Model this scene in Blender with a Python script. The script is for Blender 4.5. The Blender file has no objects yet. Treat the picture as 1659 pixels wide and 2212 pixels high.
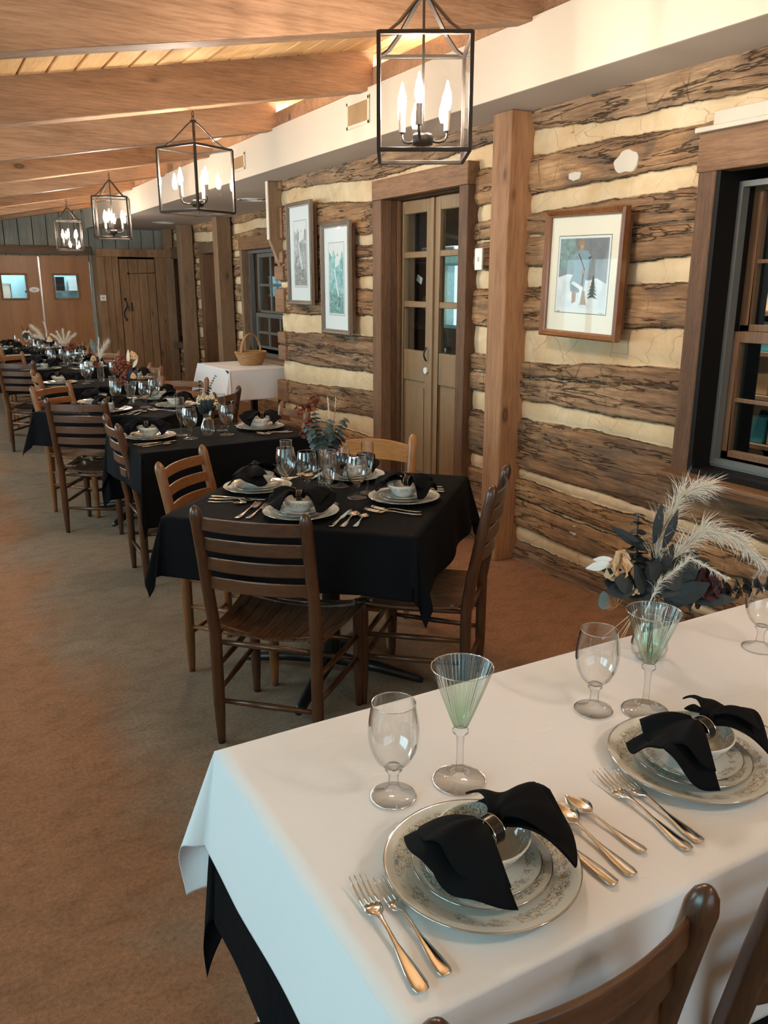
import bpy, math, random
import numpy as np
from mathutils import Vector, Matrix
from mathutils import noise as mnoise
PI = math.pi
S = bpy.context.scene
COL = S.collection

# ------------------------------------------------------------------ camera, world, light, exposure
cam_d = bpy.data.cameras.new('camera'); cam = bpy.data.objects.new('camera', cam_d); COL.objects.link(cam)
cam_d.sensor_fit = 'VERTICAL'; cam_d.sensor_height = 36.0; cam_d.lens = 36.0*1770/2212
cam_d.clip_start = 0.02; cam_d.clip_end = 100
_r = Vector((0.8723, -0.4890, 0)); _f = Vector((0.4712, 0.8405, -0.2673)).normalized()
_r.normalize(); _u = _r.cross(_f).normalized()
cam.matrix_world = Matrix(((_r.x, _u.x, -_f.x, 0), (_r.y, _u.y, -_f.y, 0), (_r.z, _u.z, -_f.z, 1.55), (0, 0, 0, 1)))
S.camera = cam
S.view_settings.view_transform = 'Standard'; S.view_settings.look = 'None'
S.view_settings.gamma = 1.0; S.view_settings.use_curve_mapping = False
S.view_settings.exposure = 1.3
W = bpy.data.worlds.new('world'); S.world = W; W.use_nodes = True
W.node_tree.nodes['Background'].inputs[0].default_value = (0.62, 0.86, 1.0, 1)
W.node_tree.nodes['Background'].inputs[1].default_value = 1.0
BULB = 370.0            # emission strength of the candle bulbs
DAY = 1.0              # daylight through the left windows
def area(name, loc, rot, sx, sy, power, col):
    d = bpy.data.lights.new(name, 'AREA'); d.shape = 'RECTANGLE'; d.size = sx; d.size_y = sy
    d.energy = power; d.color = col
    o = bpy.data.objects.new(name, d); o.location = loc; o.rotation_euler = rot; COL.objects.link(o)
    return o
# daylight just outside each window of the left wall and of the wall behind the camera
WIN_L = [(-0.3, 1.7), (3.3, 5.3), (6.6, 8.6), (9.9, 11.9)]
for a, b in WIN_L:
    area('window_daylight', (-1.95, (a+b)/2, 1.35), (0, -PI/2, 0), 1.1, b-a, (15 if a < 0 else 25)*DAY, (0.36, 0.86, 1.0) if a < 0 else (0.62, 0.92, 1.0))

# ------------------------------------------------------------------ helpers
def link(o, parent=None):
    COL.objects.link(o)
    if parent is not None: o.parent = parent
    return o
def tag(o, label=None, cat=None, group=None, kind=None):
    if label: o['label'] = label
    if cat: o['category'] = cat
    if group: o['group'] = group
    if kind: o['kind'] = kind
    return o
def thing(name, label, cat, loc=(0, 0, 0), rz=0.0, group=None):
    o = bpy.data.objects.new(name, None); o.empty_display_size = 0.1
    o.location = loc; o.rotation_euler = (0, 0, rz); COL.objects.link(o)
    return tag(o, label, cat, group)
def copy_tree(o, parent=None):
    c = o.copy(); COL.objects.link(c); c.parent = parent
    for ch in list(o.children): copy_tree(ch, c)
    return c
class MB:
    def __init__(s): s.v = []; s.f = []; s.m = []; s.mi = 0
    def add(s, vs, fs):
        n = len(s.v); s.v += [tuple(p) for p in vs]; s.f += [tuple(i+n for i in f) for f in fs]; s.m += [s.mi]*len(fs)
    def box(s, lo, hi, M=None):
        x0, y0, z0 = lo; x1, y1, z1 = hi
        vs = [Vector(p) for p in ((x0,y0,z0),(x1,y0,z0),(x1,y1,z0),(x0,y1,z0),(x0,y0,z1),(x1,y0,z1),(x1,y1,z1),(x0,y1,z1))]
        if M is not None: vs = [M @ p for p in vs]
        s.add(vs, [(0,3,2,1),(4,5,6,7),(0,1,5,4),(1,2,6,5),(2,3,7,6),(3,0,4,7)]); return s
    def bar(s, a, b, w, d=None):
        a = Vector(a); b = Vector(b); d = d or w; t = (b-a).normalized()
        up = Vector((0, 0, 1)) if abs(t.z) < 0.95 else Vector((1, 0, 0))
        u = t.cross(up).normalized(); v = t.cross(u).normalized()
        vs = [p + u*i*w/2 + v*j*d/2 for p in (a, b) for i, j in ((-1,-1),(1,-1),(1,1),(-1,1))]
        s.add(vs, [(0,1,2,3),(7,6,5,4),(0,4,5,1),(1,5,6,2),(2,6,7,3),(3,7,4,0)]); return s
    def tube(s, pts, rad, n=10, closed=False, flat=1.0):
        pts = [Vector(p) for p in pts]; N = len(pts)
        if not hasattr(rad, '__len__'): rad = [rad]*N
        T = []
        for i in range(N):
            if closed: t = pts[(i+1) % N]-pts[i-1]
            else: t = pts[min(i+1, N-1)]-pts[max(i-1, 0)]
            T.append(t.normalized())
        up = Vector((0, 0, 1)) if abs(T[0].z) < 0.9 else Vector((1, 0, 0))
        u = T[0].cross(up).normalized(); vs = []
        for i in range(N):
            u = (u - T[i]*u.dot(T[i])).normalized(); w = T[i].cross(u)
            for k in range(n):
                a = 2*PI*k/n; vs.append(pts[i]+(u*math.cos(a)+w*math.sin(a)*flat)*rad[i])
        fs = []
        for i in range(N if closed else N-1):
            j = (i+1) % N
            for k in range(n):
                fs.append((i*n+k, i*n+(k+1) % n, j*n+(k+1) % n, j*n+k))
        if not closed:
            fs.append(tuple(range(n))[::-1]); fs.append(tuple((N-1)*n+k for k in range(n)))
        s.add(vs, fs); return s
    def lathe(s, prof, n=32, c=(0, 0, 0), cap=True):
        vs = []; fs = []
        for r, z in prof:
            for k in range(n):
                a = 2*PI*k/n; vs.append((c[0]+r*math.cos(a), c[1]+r*math.sin(a), c[2]+z))
        for i in range(len(prof)-1):
            for k in range(n):
                fs.append((i*n+k, i*n+(k+1) % n, (i+1)*n+(k+1) % n, (i+1)*n+k))
        if cap:
            if prof[0][0] > 1e-5: fs.append(tuple(range(n))[::-1])
            if prof[-1][0] > 1e-5: fs.append(tuple((len(prof)-1)*n+k for k in range(n)))
        s.add(vs, fs); return s
    def ball(s, c, r, n=10, m=6, sq=(1, 1, 1)):
        vs = []; fs = []
        for i in range(m+1):
            t = PI*i/m
            for k in range(n):
                a = 2*PI*k/n
                vs.append((c[0]+r*sq[0]*math.sin(t)*math.cos(a), c[1]+r*sq[1]*math.sin(t)*math.sin(a), c[2]+r*sq[2]*math.cos(t)))
        for i in range(m):
            for k in range(n): fs.append((i*n+k, (i+1)*n+k, (i+1)*n+(k+1) % n, i*n+(k+1) % n))
        s.add(vs, fs); return s
    def prism(s, poly, axis, a, b):
        n = len(poly)
        def P(p, t):
            if axis == 'x': return (t, p[0], p[1])
            if axis == 'y': return (p[0], t, p[1])
            return (p[0], p[1], t)
        vs = [P(p, a) for p in poly]+[P(p, b) for p in poly]
        fs = [tuple(range(n)), tuple(range(2*n-1, n-1, -1))]
        for i in range(n): fs.append((i, i+n, (i+1) % n+n, (i+1) % n))
        s.add(vs, fs); return s
    def grid(s, fn, nu, nv):
        vs = [fn(i/nu, j/nv) for j in range(nv+1) for i in range(nu+1)]
        fs = [(j*(nu+1)+i, j*(nu+1)+i+1, (j+1)*(nu+1)+i+1, (j+1)*(nu+1)+i) for j in range(nv) for i in range(nu)]
        s.add(vs, fs); return s
    def build(s, name, mat, parent=None, smooth=False, bevel=0, solid=0, recalc=True, sub=0, auto=None):
        me = bpy.data.meshes.new(name); me.from_pydata([tuple(v) for v in s.v], [], s.f); me.validate()
        mats = mat if isinstance(mat, (list, tuple)) else [mat]
        for m in mats: me.materials.append(m)
        if len(mats) > 1 and len(me.polygons) == len(s.m): me.polygons.foreach_set('material_index', s.m)
        if recalc:
            import bmesh
            bm = bmesh.new(); bm.from_mesh(me)
            bmesh.ops.remove_doubles(bm, verts=bm.verts, dist=1e-6)
            bmesh.ops.recalc_face_normals(bm, faces=bm.faces); bm.to_mesh(me); bm.free()
        if smooth or auto:
            me.polygons.foreach_set('use_smooth', [True]*len(me.polygons))
        o = bpy.data.objects.new(name, me); link(o, parent)
        if auto:
            try: me.set_sharp_from_angle(angle=math.radians(auto))
            except Exception: pass
        if solid:
            m = o.modifiers.new('solid', 'SOLIDIFY'); m.thickness = solid; m.offset = -1
        if sub:
            m = o.modifiers.new('sub', 'SUBSURF'); m.levels = sub; m.render_levels = sub
        if bevel:
            m = o.modifiers.new('bevel', 'BEVEL'); m.width = bevel; m.segments = 2; m.limit_method = 'ANGLE'
        return o
def struct(mb, name, mat, label=None, **k):
    o = mb.build(name, mat, **k); return tag(o, label, None, None, 'structure')

# ------------------------------------------------------------------ materials
class NT:
    def __init__(s, name):
        s.mat = bpy.data.materials.new(name); s.mat.use_nodes = True; s.t = s.mat.node_tree
        s.t.nodes.clear(); s.out = s.n('ShaderNodeOutputMaterial')
    def n(s, typ, **kw):
        nd = s.t.nodes.new(typ)
        for k, v in kw.items(): setattr(nd, k, v)
        return nd
    def l(s, a, b): s.t.links.new(a, b)
    def set(s, nd, **kw):
        for k, v in kw.items():
            key = k.replace('_', ' ')
            nd.inputs[key].default_value = v
        return nd
    def coord(s, scale=(1, 1, 1), rand=False, gen='Object', rot=(0, 0, 0)):
        tc = s.n('ShaderNodeTexCoord'); mp = s.n('ShaderNodeMapping')
        mp.inputs['Scale'].default_value = scale; mp.inputs['Rotation'].default_value = rot
        if rand:
            oi = s.n('ShaderNodeObjectInfo'); ad = s.n('ShaderNodeVectorMath', operation='MULTIPLY_ADD')
            ad.inputs[0].default_value = (37, 53, 71)
            cb = s.n('ShaderNodeCombineXYZ')
            for i in range(3): s.l(oi.outputs['Random'], cb.inputs[i])
            s.l(cb.outputs[0], ad.inputs[1]); s.l(tc.outputs[gen], ad.inputs[2]); s.l(ad.outputs[0], mp.inputs['Vector'])
        else: s.l(tc.outputs[gen], mp.inputs['Vector'])
        return mp.outputs[0]
    def noise(s, vec, scale=5, detail=4, rough=0.6, dist=0.0):
        nd = s.n('ShaderNodeTexNoise'); s.l(vec, nd.inputs['Vector'])
        nd.inputs['Scale'].default_value = scale; nd.inputs['Detail'].default_value = detail
        nd.inputs['Roughness'].default_value = rough; nd.inputs['Distortion'].default_value = dist
        return nd.outputs['Fac']
    def ramp(s, fac, stops, interp='LINEAR'):
        nd = s.n('ShaderNodeValToRGB'); cr = nd.color_ramp; cr.interpolation = interp
        while len(cr.elements) < len(stops): cr.elements.new(0.5)
        for e, (p, c) in zip(cr.elements, stops):
            e.position = p; e.color = (c[0], c[1], c[2], 1) if hasattr(c, '__len__') else (c, c, c, 1)
        s.l(fac, nd.inputs[0]); return nd.outputs[0]
    def mix(s, fac, a, b, mode='MIX'):
        nd = s.n('ShaderNodeMix', data_type='RGBA', blend_type=mode)
        for sock, v in ((0, fac), (6, a), (7, b)):
            if hasattr(v, 'is_output') or isinstance(v, bpy.types.NodeSocket): s.l(v, nd.inputs[sock])
            elif sock == 0: nd.inputs[0].default_value = v
            else: nd.inputs[sock].default_value = (v[0], v[1], v[2], 1)
        return nd.outputs[2]
    def math(s, op, a, b=None):
        nd = s.n('ShaderNodeMath', operation=op)
        for i, v in enumerate((a, b)):
            if v is None: continue
            if isinstance(v, bpy.types.NodeSocket): s.l(v, nd.inputs[i])
            else: nd.inputs[i].default_value = v
        return nd.outputs[0]
    def pbsdf(s, color, rough=0.5, metal=0.0, bump=None, bstr=0.3, bdist=0.01, spec=0.5, coat=0, sheen=0):
        p = s.n('ShaderNodeBsdfPrincipled')
        if isinstance(color, bpy.types.NodeSocket): s.l(color, p.inputs['Base Color'])
        else: p.inputs['Base Color'].default_value = (*color[:3], 1)
        if isinstance(rough, bpy.types.NodeSocket): s.l(rough, p.inputs['Roughness'])
        else: p.inputs['Roughness'].default_value = rough
        p.inputs['Metallic'].default_value = metal
        p.inputs['Specular IOR Level'].default_value = spec
        if coat: p.inputs['Coat Weight'].default_value = coat
        if sheen: p.inputs['Sheen Weight'].default_value = sheen
        if bump is not None:
            b = s.n('ShaderNodeBump'); b.inputs['Strength'].default_value = bstr; b.inputs['Distance'].default_value = bdist
            s.l(bump, b.inputs['Height']); s.l(b.outputs[0], p.inputs['Normal'])
        s.l(p.outputs[0], s.out.inputs[0]); s.p = p
        return s.mat
def wood(name, dark, mid, light, axis='x', grain=28, rough=0.5, bstr=0.25, spec=0.4, knots=True, rand=True, streak=1.0):
    t = NT(name)
    sc = {'x': (0.07, 1, 1), 'y': (1, 0.07, 1), 'z': (1, 1, 0.07)}[axis]
    v = t.coord(sc, rand); v2 = t.coord(tuple(1 if q == 1 else 0.25 for q in sc), rand)
    g = t.noise(v, grain, 6, 0.65, 0.3); b = t.noise(v2, 3.0, 3, 0.5, 0.4); fine = t.noise(v, grain*5, 3, 0.7)
    c = t.ramp(g, [(0.3, dark), (0.5, mid), (0.72, light)])
    c = t.mix(0.55, c, t.ramp(b, [(0.3, dark), (0.5, mid), (0.7, light)]))
    c = t.mix(0.25*streak, c, t.ramp(fine, [(0.35, tuple(q*0.55 for q in dark)), (0.6, light)]))
    if knots:
        vv = t.coord(tuple(1 if q == 1 else 0.45 for q in sc), rand)
        vo = t.n('ShaderNodeTexVoronoi'); t.l(vv, vo.inputs['Vector']); vo.inputs['Scale'].default_value = 4.2
        k = t.ramp(vo.outputs['Distance'], [(0.03, 1), (0.14, 0)])
        ring = t.ramp(vo.outputs['Distance'], [(0.03, 0.0), (0.05, 0.9), (0.09, 0.0)])
        c = t.mix(t.math('MULTIPLY', k, 0.65), c, tuple(q*0.6 for q in dark)); c = t.mix(t.math('MULTIPLY', ring, 0.8), c, tuple(q*0.3 for q in dark))
    return t.pbsdf(c, rough, 0, t.math('ADD', g, t.math('MULTIPLY', fine, 0.5)), bstr, 0.004, spec)
def plain(name, col, rough=0.5, metal=0.0, spec=0.5, var=0.0, scale=20, bstr=0, coat=0, sheen=0):
    t = NT(name); v = t.coord((1, 1, 1)); n = t.noise(v, scale, 4, 0.6)
    c = t.mix(n, tuple(q*(1-var) for q in col), tuple(min(1, q*(1+var)) for q in col))
    return t.pbsdf(c, rough, metal, n if bstr else None, bstr, 0.003, spec, coat, sheen)
def emit(name, col, st):
    t = NT(name); e = t.n('ShaderNodeEmission'); e.inputs[0].default_value = (*col, 1); e.inputs[1].default_value = st
    t.l(e.outputs[0], t.out.inputs[0]); return t.mat
def thin_glass(name, tint=(1, 1, 1), refl=1.0, edge=0.0, tintramp=None, ribs=0, rough=0.0, base=0.0, pw=5.0):
    t = NT(name); tr = t.n('ShaderNodeBsdfTransparent'); gl = t.n('ShaderNodeBsdfGlossy'); gl.inputs['Roughness'].default_value = rough
    lw = t.n('ShaderNodeLayerWeight'); lw.inputs[0].default_value = 0.5
    fres = t.math('ADD', t.math('MULTIPLY', t.math('POWER', lw.outputs['Facing'], pw), 0.9), 0.04)
    c = t.mix(t.ramp(lw.outputs['Facing'], [(0.45, 0), (0.97, edge)]), tint, (0.05, 0.055, 0.05))
    if tintramp:
        tc = t.n('ShaderNodeTexCoord'); sp = t.n('ShaderNodeSeparateXYZ'); t.l(tc.outputs['Object'], sp.inputs[0])
        c = t.mix(1.0, c, t.ramp(sp.outputs[2], tintramp), 'MULTIPLY')
    if ribs:
        tc = t.n('ShaderNodeTexCoord'); sp = t.n('ShaderNodeSeparateXYZ'); t.l(tc.outputs['Object'], sp.inputs[0])
        w = t.math('SINE', t.math('MULTIPLY', t.math('ARCTAN2', sp.outputs[1], sp.outputs[0]), ribs))
        b = t.n('ShaderNodeBump'); b.inputs['Strength'].default_value = 0.6; b.inputs['Distance'].default_value = 0.002
        t.l(w, b.inputs['Height']); t.l(b.outputs[0], gl.inputs['Normal']); t.l(b.outputs[0], lw.inputs['Normal'])
        c = t.mix(t.math('MULTIPLY', t.math('ADD', w, 1), 0.06), c, (0.25, 0.3, 0.27))
    t.l(c, tr.inputs[0])
    m = t.n('ShaderNodeMixShader'); t.l(t.math('ADD', t.math('MULTIPLY', fres, refl), base), m.inputs[0])
    t.l(tr.outputs[0], m.inputs[1]); t.l(gl.outputs[0], m.inputs[2]); t.l(m.outputs[0], t.out.inputs[0]); return t.mat
def solid_glass(name):
    t = NT(name); g = t.n('ShaderNodeBsdfGlass'); g.inputs['IOR'].default_value = 1.45; g.inputs['Roughness'].default_value = 0.0
    tr = t.n('ShaderNodeBsdfTransparent'); m = t.n('ShaderNodeMixShader'); m.inputs[0].default_value = 0.22
    t.l(tr.outputs[0], m.inputs[1]); t.l(g.outputs[0], m.inputs[2]); t.l(m.outputs[0], t.out.inputs[0]); return t.mat

M = {}
M['beam'] = wood('pine_beam', (0.15, 0.075, 0.04), (0.34, 0.185, 0.10), (0.52, 0.315, 0.19), 'x', 22, 0.6, 0.6, 0.3)
M['ceil'] = wood('pine_board', (0.50, 0.27, 0.11), (0.66, 0.40, 0.18), (0.76, 0.50, 0.25), 'y', 14, 0.55, 0.15, 0.3)
M['post'] = wood('cedar_post', (0.17, 0.075, 0.035), (0.33, 0.16, 0.075), (0.52, 0.29, 0.15), 'z', 18, 0.6, 0.35, 0.3)
M['postgrey'] = wood('aged_post', (0.15, 0.09, 0.05), (0.25, 0.155, 0.09), (0.35, 0.23, 0.14), 'z', 18, 0.65, 0.35, 0.3)
M['casing'] = wood('old_casing', (0.035, 0.016, 0.008), (0.12, 0.055, 0.025), (0.27, 0.135, 0.065), 'z', 60, 0.6, 1.0, 0.4, knots=False)
M['casingx'] = wood('old_casing_across', (0.09, 0.042, 0.02), (0.22, 0.11, 0.053), (0.36, 0.20, 0.105), 'y', 26, 0.6, 0.6, 0.3, knots=False)
M['doorwood'] = wood('door_wood', (0.20, 0.125, 0.06), (0.27, 0.17, 0.085), (0.33, 0.21, 0.115), 'z', 20, 0.5, 0.1, 0.35, knots=False)
M['chair'] = wood('chair_wood', (0.024, 0.009, 0.004), (0.065, 0.025, 0.011), (0.125, 0.052, 0.024), 'z', 26, 0.28, 0.12, 0.6, knots=False)
M['slat'] = wood('slat_wood', (0.028, 0.011, 0.005), (0.075, 0.03, 0.013), (0.14, 0.06, 0.027), 'x', 26, 0.28, 0.12, 0.6, knots=False)
M['seat'] = wood('seat_wood', (0.02, 0.008, 0.004), (0.10, 0.042, 0.019), (0.30, 0.145, 0.07), 'y', 40, 0.38, 0.5, 0.5, knots=False)
M['lchair'] = wood('light_chair_wood', (0.12, 0.042, 0.013), (0.21, 0.08, 0.026), (0.31, 0.135, 0.05), 'z', 22, 0.35, 0.12, 0.5, knots=False)
M['lslat'] = wood('light_slat_wood', (0.14, 0.05, 0.015), (0.24, 0.092, 0.03), (0.34, 0.15, 0.056), 'x', 22, 0.35, 0.12, 0.5, knots=False)
M['honey'] = wood('honey_wood', (0.30, 0.115, 0.025), (0.50, 0.21, 0.055), (0.62, 0.31, 0.11), 'x', 18, 0.35, 0.12, 0.5, knots=False)
M['honeyz'] = wood('honey_post', (0.24, 0.09, 0.022), (0.40, 0.16, 0.045), (0.52, 0.25, 0.09), 'z', 18, 0.35, 0.12, 0.5, knots=False)
M['wicker'] = wood('wicker', (0.26, 0.12, 0.04), (0.44, 0.23, 0.09), (0.6, 0.36, 0.17), 'x', 60, 0.5, 0.3, 0.4, knots=False)
M['barn'] = wood('barn_board', (0.13, 0.065, 0.03), (0.26, 0.14, 0.07), (0.40, 0.24, 0.13), 'z', 14, 0.7, 0.5, 0.25)
M['barngrey'] = wood('grey_barn_board', (0.14, 0.14, 0.12), (0.26, 0.26, 0.225), (0.40, 0.385, 0.33), 'z', 14, 0.75, 0.4, 0.2)
M['ply'] = wood('plywood_door', (0.22, 0.09, 0.03), (0.33, 0.145, 0.053), (0.42, 0.20, 0.08), 'z', 4, 0.4, 0.05, 0.5, knots=False, streak=0.4)
M['header'] = wood('dark_header', (0.06, 0.04, 0.025), (0.13, 0.085, 0.05), (0.21, 0.14, 0.09), 'x', 18, 0.7, 0.4, 0.25)
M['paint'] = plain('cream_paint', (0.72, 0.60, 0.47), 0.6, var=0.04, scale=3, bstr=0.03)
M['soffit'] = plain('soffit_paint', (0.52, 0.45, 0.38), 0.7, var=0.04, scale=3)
M['offwhite'] = plain('off_white_wall', (0.62, 0.55, 0.45), 0.7, var=0.04, scale=2)
M['iron'] = plain('black_iron', (0.025, 0.022, 0.02), 0.45, 0.6, var=0.2)
M['lantern'] = plain('bronze_frame', (0.045, 0.035, 0.028), 0.38, 0.75, var=0.2)
M['sleeve'] = plain('candle_sleeve', (0.20, 0.16, 0.13), 0.4, 0.5, var=0.1)
M['bulb'] = emit('bulb_glow', (1.0, 0.88, 0.75), BULB)
M['black'] = plain('black_metal', (0.012, 0.012, 0.013), 0.35, 0.2, var=0.1)
M['white'] = plain('white_plastic', (0.8, 0.78, 0.74), 0.4, var=0.02)
M['steel'] = plain('steel_hardware', (0.6, 0.62, 0.64), 0.25, 1.0, var=0.05)
M['silver'] = plain('flatware_steel', (0.78, 0.74, 0.70), 0.12, 1.0, var=0.03)
M['vent'] = plain('tan_vent', (0.55, 0.36, 0.19), 0.5, var=0.05)
M['ventdark'] = plain('vent_slot', (0.16, 0.08, 0.035), 0.7)
M['darkroom'] = plain('dark_room_wall', (0.035, 0.025, 0.02), 0.8, var=0.3, scale=4)
M['jamb'] = plain('black_jamb', (0.010, 0.008, 0.007), 0.6, spec=0.15, var=0.2)
M['track'] = plain('grey_track', (0.20, 0.195, 0.18), 0.35, 0.3, var=0.05)
M['sash'] = wood('sash_wood', (0.13, 0.065, 0.03), (0.20, 0.10, 0.05), (0.27, 0.145, 0.075), 'z', 24, 0.4, 0.15, 0.4, knots=False)
M['pane'] = thin_glass('window_glass', (0.9, 0.95, 0.95), 1.0, base=0.02)
M['artglass'] = thin_glass('picture_glass', (0.98, 1, 1), 0.25)
M['lglass'] = thin_glass('lantern_glass', (0.99, 0.99, 0.99), 0.6)
M['glass'] = thin_glass('goblet_glass', (0.985, 0.99, 0.99), 1.8, 0.9, base=0.04, pw=2.5)
M['rimglass'] = thin_glass('glass_rim', (0.75, 0.77, 0.77), 2.0, 0.9, base=0.35, pw=2.0)
M['ribglass'] = thin_glass('green_ribbed_glass', (0.97, 0.99, 0.98), 1.3, 0.7, [(0.10, (0.42, 0.70, 0.50)), (0.13, (0.70, 0.88, 0.72)), (0.18, (0.94, 0.99, 0.94))], 44, base=.02, pw=3.0)
M['solidglass'] = thin_glass('glass_stem', (0.97, 0.975, 0.975), 0.8, 0.6, base=0.0, pw=3.0)
M['linen'] = None

def cloth_mat(name, col, rough=0.85, weave=900, sheen=0.0, var=0.05, bump=0.25):
    t = NT(name); v = t.coord(); big = t.noise(v, 3, 4, 0.55, 0.3); wr = t.noise(t.coord((1, 3, 1), rot=(0, 0, 0.5)), 5, 4, 0.5, 0.8); f = t.noise(v, weave, 2, 0.5)
    c = t.mix(big, tuple(q*(1-var) for q in col), tuple(min(1, q*(1+var)) for q in col))
    h = t.math('ADD', t.math('MULTIPLY', wr, 1.0), t.math('MULTIPLY', f, 0.03))
    return t.pbsdf(c, rough, 0, h, bump, 0.012, 0.12, 0, sheen)
M['whitecloth'] = cloth_mat('white_linen', (0.78, 0.77, 0.78), var=0.02, bump=0.22)
M['blackcloth'] = cloth_mat('black_linen', (0.004, 0.004, 0.005), 0.9, var=0.2, bump=0.35)
M['napkin'] = cloth_mat('black_napkin', (0.004, 0.004, 0.005), 0.85, var=0.2, bump=0.5)

def carpet():
    t = NT('carpet'); v = t.coord()
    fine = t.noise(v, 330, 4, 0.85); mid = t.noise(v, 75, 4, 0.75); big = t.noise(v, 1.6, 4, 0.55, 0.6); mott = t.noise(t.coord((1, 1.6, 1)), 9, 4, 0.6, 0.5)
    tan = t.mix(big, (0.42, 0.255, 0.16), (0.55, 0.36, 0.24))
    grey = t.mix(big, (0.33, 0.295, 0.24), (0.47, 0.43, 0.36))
    # cool daylight and shade painted grey in a lane along the row of tables: x from ~0 to ~1.9
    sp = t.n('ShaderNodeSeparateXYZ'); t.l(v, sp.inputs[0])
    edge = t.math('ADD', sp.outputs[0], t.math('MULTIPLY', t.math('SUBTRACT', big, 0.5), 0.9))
    daylit_lane = t.ramp(t.math('MULTIPLY', edge, 0.4), [(0.12, 0), (0.22, 1), (0.66, 1), (0.86, 0)])
    c = t.mix(daylit_lane, tan, grey)
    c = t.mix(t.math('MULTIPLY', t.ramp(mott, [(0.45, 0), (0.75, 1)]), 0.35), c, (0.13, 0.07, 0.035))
    c = t.mix(0.35, c, t.ramp(mid, [(0.32, (0.15, 0.13, 0.12)), (0.5, (0.5, 0.5, 0.5)), (0.68, (0.85, 0.82, 0.8))]), 'OVERLAY')
    c = t.mix(0.6, c, t.ramp(fine, [(0.3, (0.08, 0.05, 0.03)), (0.5, (0.3, 0.18, 0.1)), (0.72, (0.62, 0.45, 0.32))]), 'OVERLAY')
    return t.pbsdf(c, 0.95, 0, t.math('ADD', fine, t.math('MULTIPLY', mid, 0.8)), 0.7, 0.006, 0.1)
M['carpet'] = carpet()

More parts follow.
